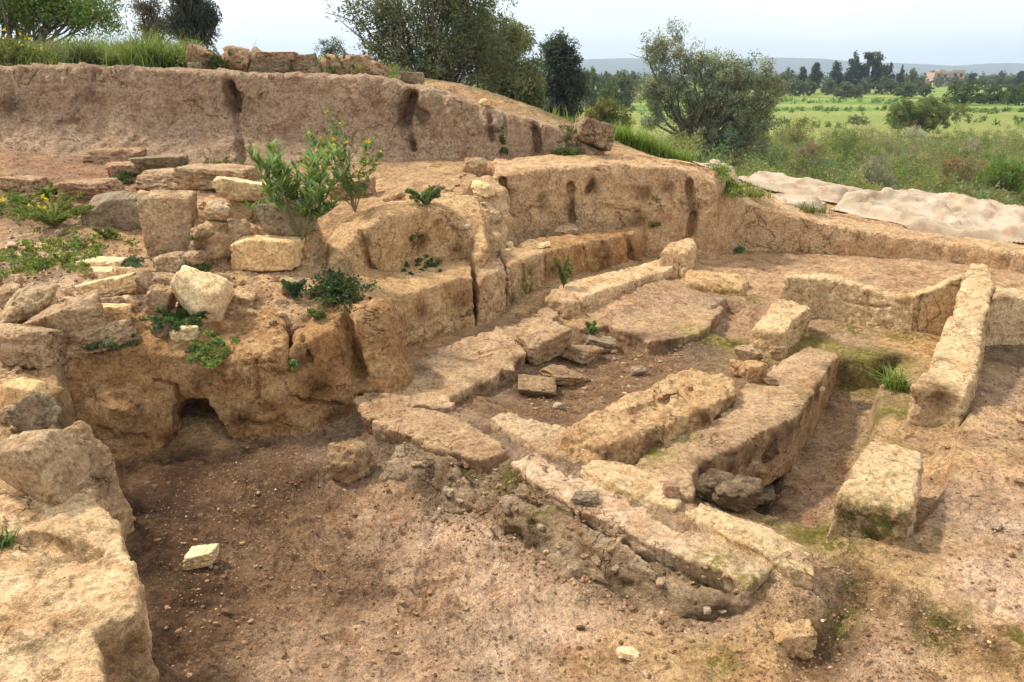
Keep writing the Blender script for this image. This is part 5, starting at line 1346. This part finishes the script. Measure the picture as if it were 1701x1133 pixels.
WL = [
 ("yellow-flowered weed on the left terrace", 90,378,120,60,'fern',(.17,.22,.05),YF,2.2),
 ("bright green ground-cover mat on the left terrace", 90,428,180,36,'mat',(.14,.19,.035),None,2.2),
 ("sparse greenery at the left edge below the reddish flat stone", 20,345,100,34,'mat',(.12,.15,.04),None,1.0),
 ("small green weed by the wide flat reddish stone", 82,330,40,26,'fern',(.17,.20,.05),None,.8),
 ("low dark weed behind the grey boulder", 200,302,40,18,'mat',(.07,.10,.03),None,.7),
 ("low grassy weed at the foot of the bank right of the flat stones", 360,284,90,18,'mat',(.12,.14,.05),None,.9),
 ("dark spreading weed in front of the tilted yellow boulder", 300,545,100,34,'fern',(.07,.12,.035),None,2.0),
 ("grey-green feathery weed below the stone stack", 190,580,74,28,'fern',(.12,.155,.08),None,1.3),
 ("bright small-leaved weed on top of the outcrop", 342,588,60,26,'mat',(.15,.21,.05),None,.8),
 ("single pale leafy sprig in the crack of the outcrop", 486,606,14,18,'mat',(.16,.24,.10),None,.15),
 ("small blue-green weed at the right foot of the golden stone", 490,498,34,40,'fern',(.07,.12,.06),None,.8),
 ("round dark leafy bush behind the golden buttress", 562,490,84,46,'mat',(.055,.085,.03),None,2.0),
 ("tiny weed on the top edge of the golden buttress", 528,530,20,18,'fern',(.14,.17,.05),None,.5),
 ("low weed on the orange-stained upper wall", 708,340,60,34,'fern',(.11,.16,.05),None,1.4),
 ("dark green weed at the right end of the high bank", 942,256,54,24,'mat',(.075,.105,.03),None,1.1),
 ("tiny tuft on the terrace below the high bank", 836,250,18,14,'mat',(.08,.11,.03),None,.4),
 ("slim upright weed growing from the brown ledge wall", 936,478,32,56,'fern',(.15,.18,.06),None,.9),
 ("thin bright weed on the ground beyond the fallen slabs", 982,566,24,36,'fern',(.14,.20,.05),None,.5),
 ("small blue-green sprig in the far shaded corner", 1230,420,12,22,'mat',(.09,.17,.10),None,.15),
 ("bright green grass clump beside the long pale wall", 1488,646,44,50,'grass',(.19,.27,.05),None,.7),
 ("grass growing under the stiff tan tarpaulin", 1345,352,56,22,'grass',(.15,.17,.04),None,.8),
 ("green weeds with yellow flowers between wall and tarpaulins", 1212,318,60,30,'mat',(.17,.23,.05),YF,1.6),
 ("yellowish grass patch left of the stiff tan tarpaulin", 1250,326,60,26,'grass',(.24,.25,.06),None,1.0),
 ("grass tuft at the left edge on the pale earth block", 4,905,40,36,'grass',(.12,.18,.05),None,.35),
 ("little weed beside the upright squared slab", 335,446,34,20,'mat',(.11,.15,.05),None,.5),
 ("little blue-green weed right of the thin white stone", 222,446,40,26,'mat',(.09,.13,.06),None,.6),
 ("small weed in the middle of the left terrace", 175,396,34,22,'fern',(.15,.19,.05),None,.6),
 ("weed at the base of the far slotted face", 1088,372,24,20,'mat',(.12,.16,.05),None,.3),
 ("weeds along the foot of the upper wall", 700,440,80,14,'mat',(.08,.12,.04),None,.6),
]
for i, (lb, px, py, w_, h_, kd, cl, fl, dn) in enumerate(WL):
    weed("grass_tuft" if kd == 'grass' else "weed", lb, px, py, w_, h_, kd, cl, 100 + i, cat="grass" if kd == 'grass' else "weed", flower=fl, dens=dn)
# bright grass right of the bank's end
GT = [(1025,258,40),(1045,262,46),(1068,268,52),(1092,272,44),(1116,274,40),(1136,276,46)]
for i, (px, py, h_) in enumerate(GT):
    p = aty(px, py, 13.2); p.z = drop(p.x, p.y).z
    weed("grass_tuft", "tall bright green grass beyond the right end of the bank", px, py, 40, h_, 'grass', (.20,.30,.05), 160 + i, group="bright grass behind the terrace", cat="grass", loc=p, dens=1.1)
# growth on the bank top
BG = [("yellow-green weeds at the far left of the bank top", 15,100,70,52,'fern',(.20,.23,.05),YF,1.6),
 ("leafy yellowish weed beside the left edge on the bank", 60,100,60,44,'mat',(.19,.22,.06),YF,1.6),
 ("greyish drooping grass clump at left on the bank top", 105,102,80,62,'grass',(.17,.21,.09),None,1.3),
 ("second greyish grass clump with a dark heart", 140,104,60,50,'grass',(.13,.17,.07),None,1.2),
 ("low yellow-flowered plants between two grass clumps", 180,106,50,26,'mat',(.22,.24,.05),YF,1.0),
 ("dry tangled grass between the green clumps on the bank", 205,104,60,50,'grass',(.26,.24,.12),None,.9),
 ("largest fresh green grass clump on the bank top", 250,110,90,72,'grass',(.16,.24,.045),None,1.9),
 ("fresh green grass clump right of the largest one", 290,110,60,52,'grass',(.17,.24,.05),None,1.3),
 ("leafy weed left of the reddish leaning slab", 318,112,50,30,'mat',(.13,.18,.05),None,1.0),
 ("green broad-leaved plant before the rounded brown boulder", 380,114,60,36,'fern',(.12,.18,.06),None,1.5),
 ("green weed in front of the dark squared block", 425,118,50,24,'mat',(.16,.19,.06),None,.9),
 ("yellow-green weeds left of the pink boulder", 540,124,50,30,'mat',(.20,.22,.06),YF,1.1),
 ("broad-leaved plant in front of the pink boulder", 570,120,54,36,'fern',(.16,.21,.07),None,1.3),
 ("low yellowish weeds on the crest near the brown sloping stone", 560,130,60,18,'mat',(.24,.25,.07),None,.9),
 ("grass clump at the foot of the feathery tree", 40,92,70,40,'grass',(.15,.20,.06),None,1.1)]
for i, (lb, px, py, w_, h_, kd, cl, fl, dn) in enumerate(BG):
    p = aty(px, py, 12.0 + .25 * (i % 3)); p.z = drop(p.x, p.y).z - .02; h_ *= 1.15; dn *= 1.5; cl = tuple(q * .8 for q in cl)
    weed("grass_tuft" if kd == 'grass' else "weed", lb, px, py, w_, h_, kd, cl, 200 + i, cat="grass" if kd == 'grass' else "weed", loc=p, flower=fl, dens=dn)
def bank_grass():
    rng = np.random.default_rng(31); a = Acc()
    for i in range(620):
        px = rng.uniform(-150, 660); y = rng.uniform(11.75, 15.5)
        if px > 335 and rng.random() < .55: continue
        p = aty(px, 100, y); z = drop(p.x, p.y).z
        c = [(.12,.16,.04),(.18,.19,.06),(.09,.12,.035),(.22,.20,.10)][rng.integers(4)]
        a.add(*blades(34, rng.uniform(.08, .22) + (rng.uniform(.0, .45) if px < 340 and y > 12.1 else 0), .11, .011, c, rng, .9, base=(p.x, p.y, z)))
        if rng.random() < .45: a.add(*leaf_cloud(np.array([(p.x + rng.normal() * .1, p.y, z + rng.uniform(.05, .3 if px < 340 else .12)) for _ in range(4)]), .12, 26, .05, .02, [(.20,.24,.06),(.14,.20,.05),(.24,.24,.08)][rng.integers(3)], .25, .4, rng))
    for i in range(320):
        y = rng.uniform(13.5, 24); x = rng.uniform(.05, .62) * y
        hh = scene.ray_cast(_dg, Vector((x, y, 6)), Vector((0, 0, -1)))
        if hh[0] and hh[4].name.startswith('tarp'): continue
        z = drop(x, y).z
        c = [(.17,.22,.05),(.23,.24,.07),(.13,.17,.05)][rng.integers(3)]
        a.add(*blades(34, rng.uniform(.12, .35), .16, .014, c, rng, .8, base=(x, y, z)))
    tag(obj("grass", a.mesh("grass", M['leaf'])), "short mixed grass covering the bank top and the slope beyond", "grass", kind='stuff')
bank_grass()
# dry stalks
for i, (px, py, tp, lb) in enumerate([(405,112,30,"bare dry stalks rising above the rubble heap"), (425,112,44,"dry branching stalk right of the taller bare stalks"), (92,104,60,"pale dry stalk among the grass at left on the bank")]):
    rng = np.random.default_rng(400 + i)
    p = aty(px, py, 12.6); p.z = drop(p.x, p.y).z; k = depth(p) / FPX; h_ = (py - tp) * k
    st = Acc()
    for q in range(7):
        e = np.array((rng.normal() * .14, rng.normal() * .1, h_ * rng.uniform(.6, 1)))
        P = curve((0, 0, 0), e, np.zeros(3), 6, .04, rng); st.add(*tube(P, np.linspace(.006, .002, 6), 4))
        for z in range(3):
            j = rng.integers(2, 6); st.add(*tube(curve(P[j], P[j] + np.array((rng.normal() * .07, rng.normal() * .05, .1)), np.zeros(3), 4, .03, rng), np.linspace(.003, .0012, 4), 4))
    tag(obj("dry_stalk", st.mesh("dry_stalk", M['dry'], True), None, p), lb, "dry stalk")

# ------------------------------------------------------------------ the far house, hills and haze
def plain_mat(name, c, rough=.9):
    m, t, bs, out = new_mat(name)
    geo = t.nodes.new("ShaderNodeNewGeometry"); n = noise_node(t, geo.outputs["Position"], .8, 4, .6)
    t.links.new(mix(t, ramp(t, n, [(0.3, 0.0), (0.7, 1.0)]), tuple(x * .85 for x in c), c), bs.inputs["Base Color"]); bs.inputs["Roughness"].default_value = rough
    return m
def boxes(lst):
    V, F = [], []
    for (x0, x1, y0, y1, z0, z1) in lst:
        k = len(V); V += [(x0,y0,z0),(x1,y0,z0),(x1,y1,z0),(x0,y1,z0),(x0,y0,z1),(x1,y0,z1),(x1,y1,z1),(x0,y1,z1)]
        F += [[k+a for a in f] for f in ((0,3,2,1),(4,5,6,7),(0,1,5,4),(1,2,6,5),(2,3,7,6),(3,0,4,7))]
    return np.array(V, float), np.array(F)
def house():
    p = aty(1573, 150, 400); z = -2.4
    root = empty("farm_house", Vector((p.x, 400, z))); tag(root, "pinkish flat-roofed farm house half hidden by far trees", "house")
    wall, trim, dk = plain_mat("pink_render", (.50,.33,.27)), plain_mat("pale_parapet", (.55,.42,.36)), plain_mat("dark_opening", (.06,.05,.05))
    obj("wall", mesh_np("wall", *boxes([(-7,1.5,0,8,0,6.4),(1.5,8,1.5,9,0,7.0),(-4,-1,2,6,6.4,7.6)]), wall, False), root)
    obj("parapet", mesh_np("parapet", *boxes([(-7.2,1.45,-.2,-.01,5.9,6.9),(1.55,8.2,1.2,1.48,6.6,7.5)]), trim, False), root)
    for x, y, zz in ((-5.5,-.06,3.9),(-2.5,-.06,3.9),(3,1.44,4.4),(5.8,1.44,4.4)):
        obj("window", mesh_np("window", *boxes([(x,x+1.2,y,y+.3,zz,zz+1.5)]), dk, False), root)
house()
def hills():
    prof = [(-1500,108),(0,104),(600,106),(930,101),(970,99),(1040,97),(1150,100),(1280,96),(1350,98),(1420,104),(1500,107),(1560,111),(1640,105),(1720,110),(2300,100),(3500,108)]
    yy = 3500.0
    xs = np.linspace(-6000, 6000, 500)
    P = [aty(a, b, yy) for a, b in prof]
    top = np.interp(xs, [p.x for p in P], [p.z for p in P])
    t = np.linspace(0, 1, 40)
    X, T = np.meshgrid(xs, t, indexing='ij')
    Y = yy - 900 * (1 - T) + 0 * X
    Z = -3 + (top[:, None] + 3) * np.sin(T * np.pi / 2) ** 1.3
    q = np.stack([X.ravel() * .0025, Y.ravel() * .004, X.ravel() * 0], 1)
    Z = Z + (12 * fbm(q, 5).reshape(X.shape)) * (1 - T * .75) * T
    # far side
    V = np.concatenate([np.stack([X, Y, Z], 2), np.stack([X[:, -1:], Y[:, -1:] + 1500, X[:, -1:] * 0 - 3], 2)], 1)
    n, m = V.shape[:2]
    i = (np.arange(n - 1)[:, None] * m + np.arange(m - 1)[None]).ravel()
    Q = np.stack([i, i + m, i + m + 1, i + 1], 1)
    mt_, tt, bs, out = new_mat("hill_scrub")
    geo = tt.nodes.new("ShaderNodeNewGeometry"); nn = noise_node(tt, geo.outputs["Position"], .006, 6, .65)
    tt.links.new(mix(tt, ramp(tt, nn, [(0.35, 0.0), (0.65, 1.0)]), (.06,.085,.08), (.12,.13,.11)), bs.inputs["Base Color"])
    tag(obj("hills", mesh_np("hills", V.reshape(-1, 3), Q, mt_)), "pale blue line of hills on the horizon", "hills", kind='structure')
hills()
def haze():
    V, F = boxes([(-7000, 7000, -60, 5600, -12, 170)])
    m = bpy.data.materials.new("haze_air"); m.use_nodes = True
    t = m.node_tree; t.nodes.clear()
    out = t.nodes.new("ShaderNodeOutputMaterial"); v = t.nodes.new("ShaderNodeVolumePrincipled")
    v.inputs["Color"].default_value = (.70, .84, 1.0, 1); v.inputs["Density"].default_value = 2.6e-4; v.inputs["Anisotropy"].default_value = 0.2
    t.links.new(v.outputs["Volume"], out.inputs["Volume"])
    tag(obj("haze", mesh_np("haze", V, F, m, False)), "pale haze in the air over the plain", "haze", kind='stuff')
haze()
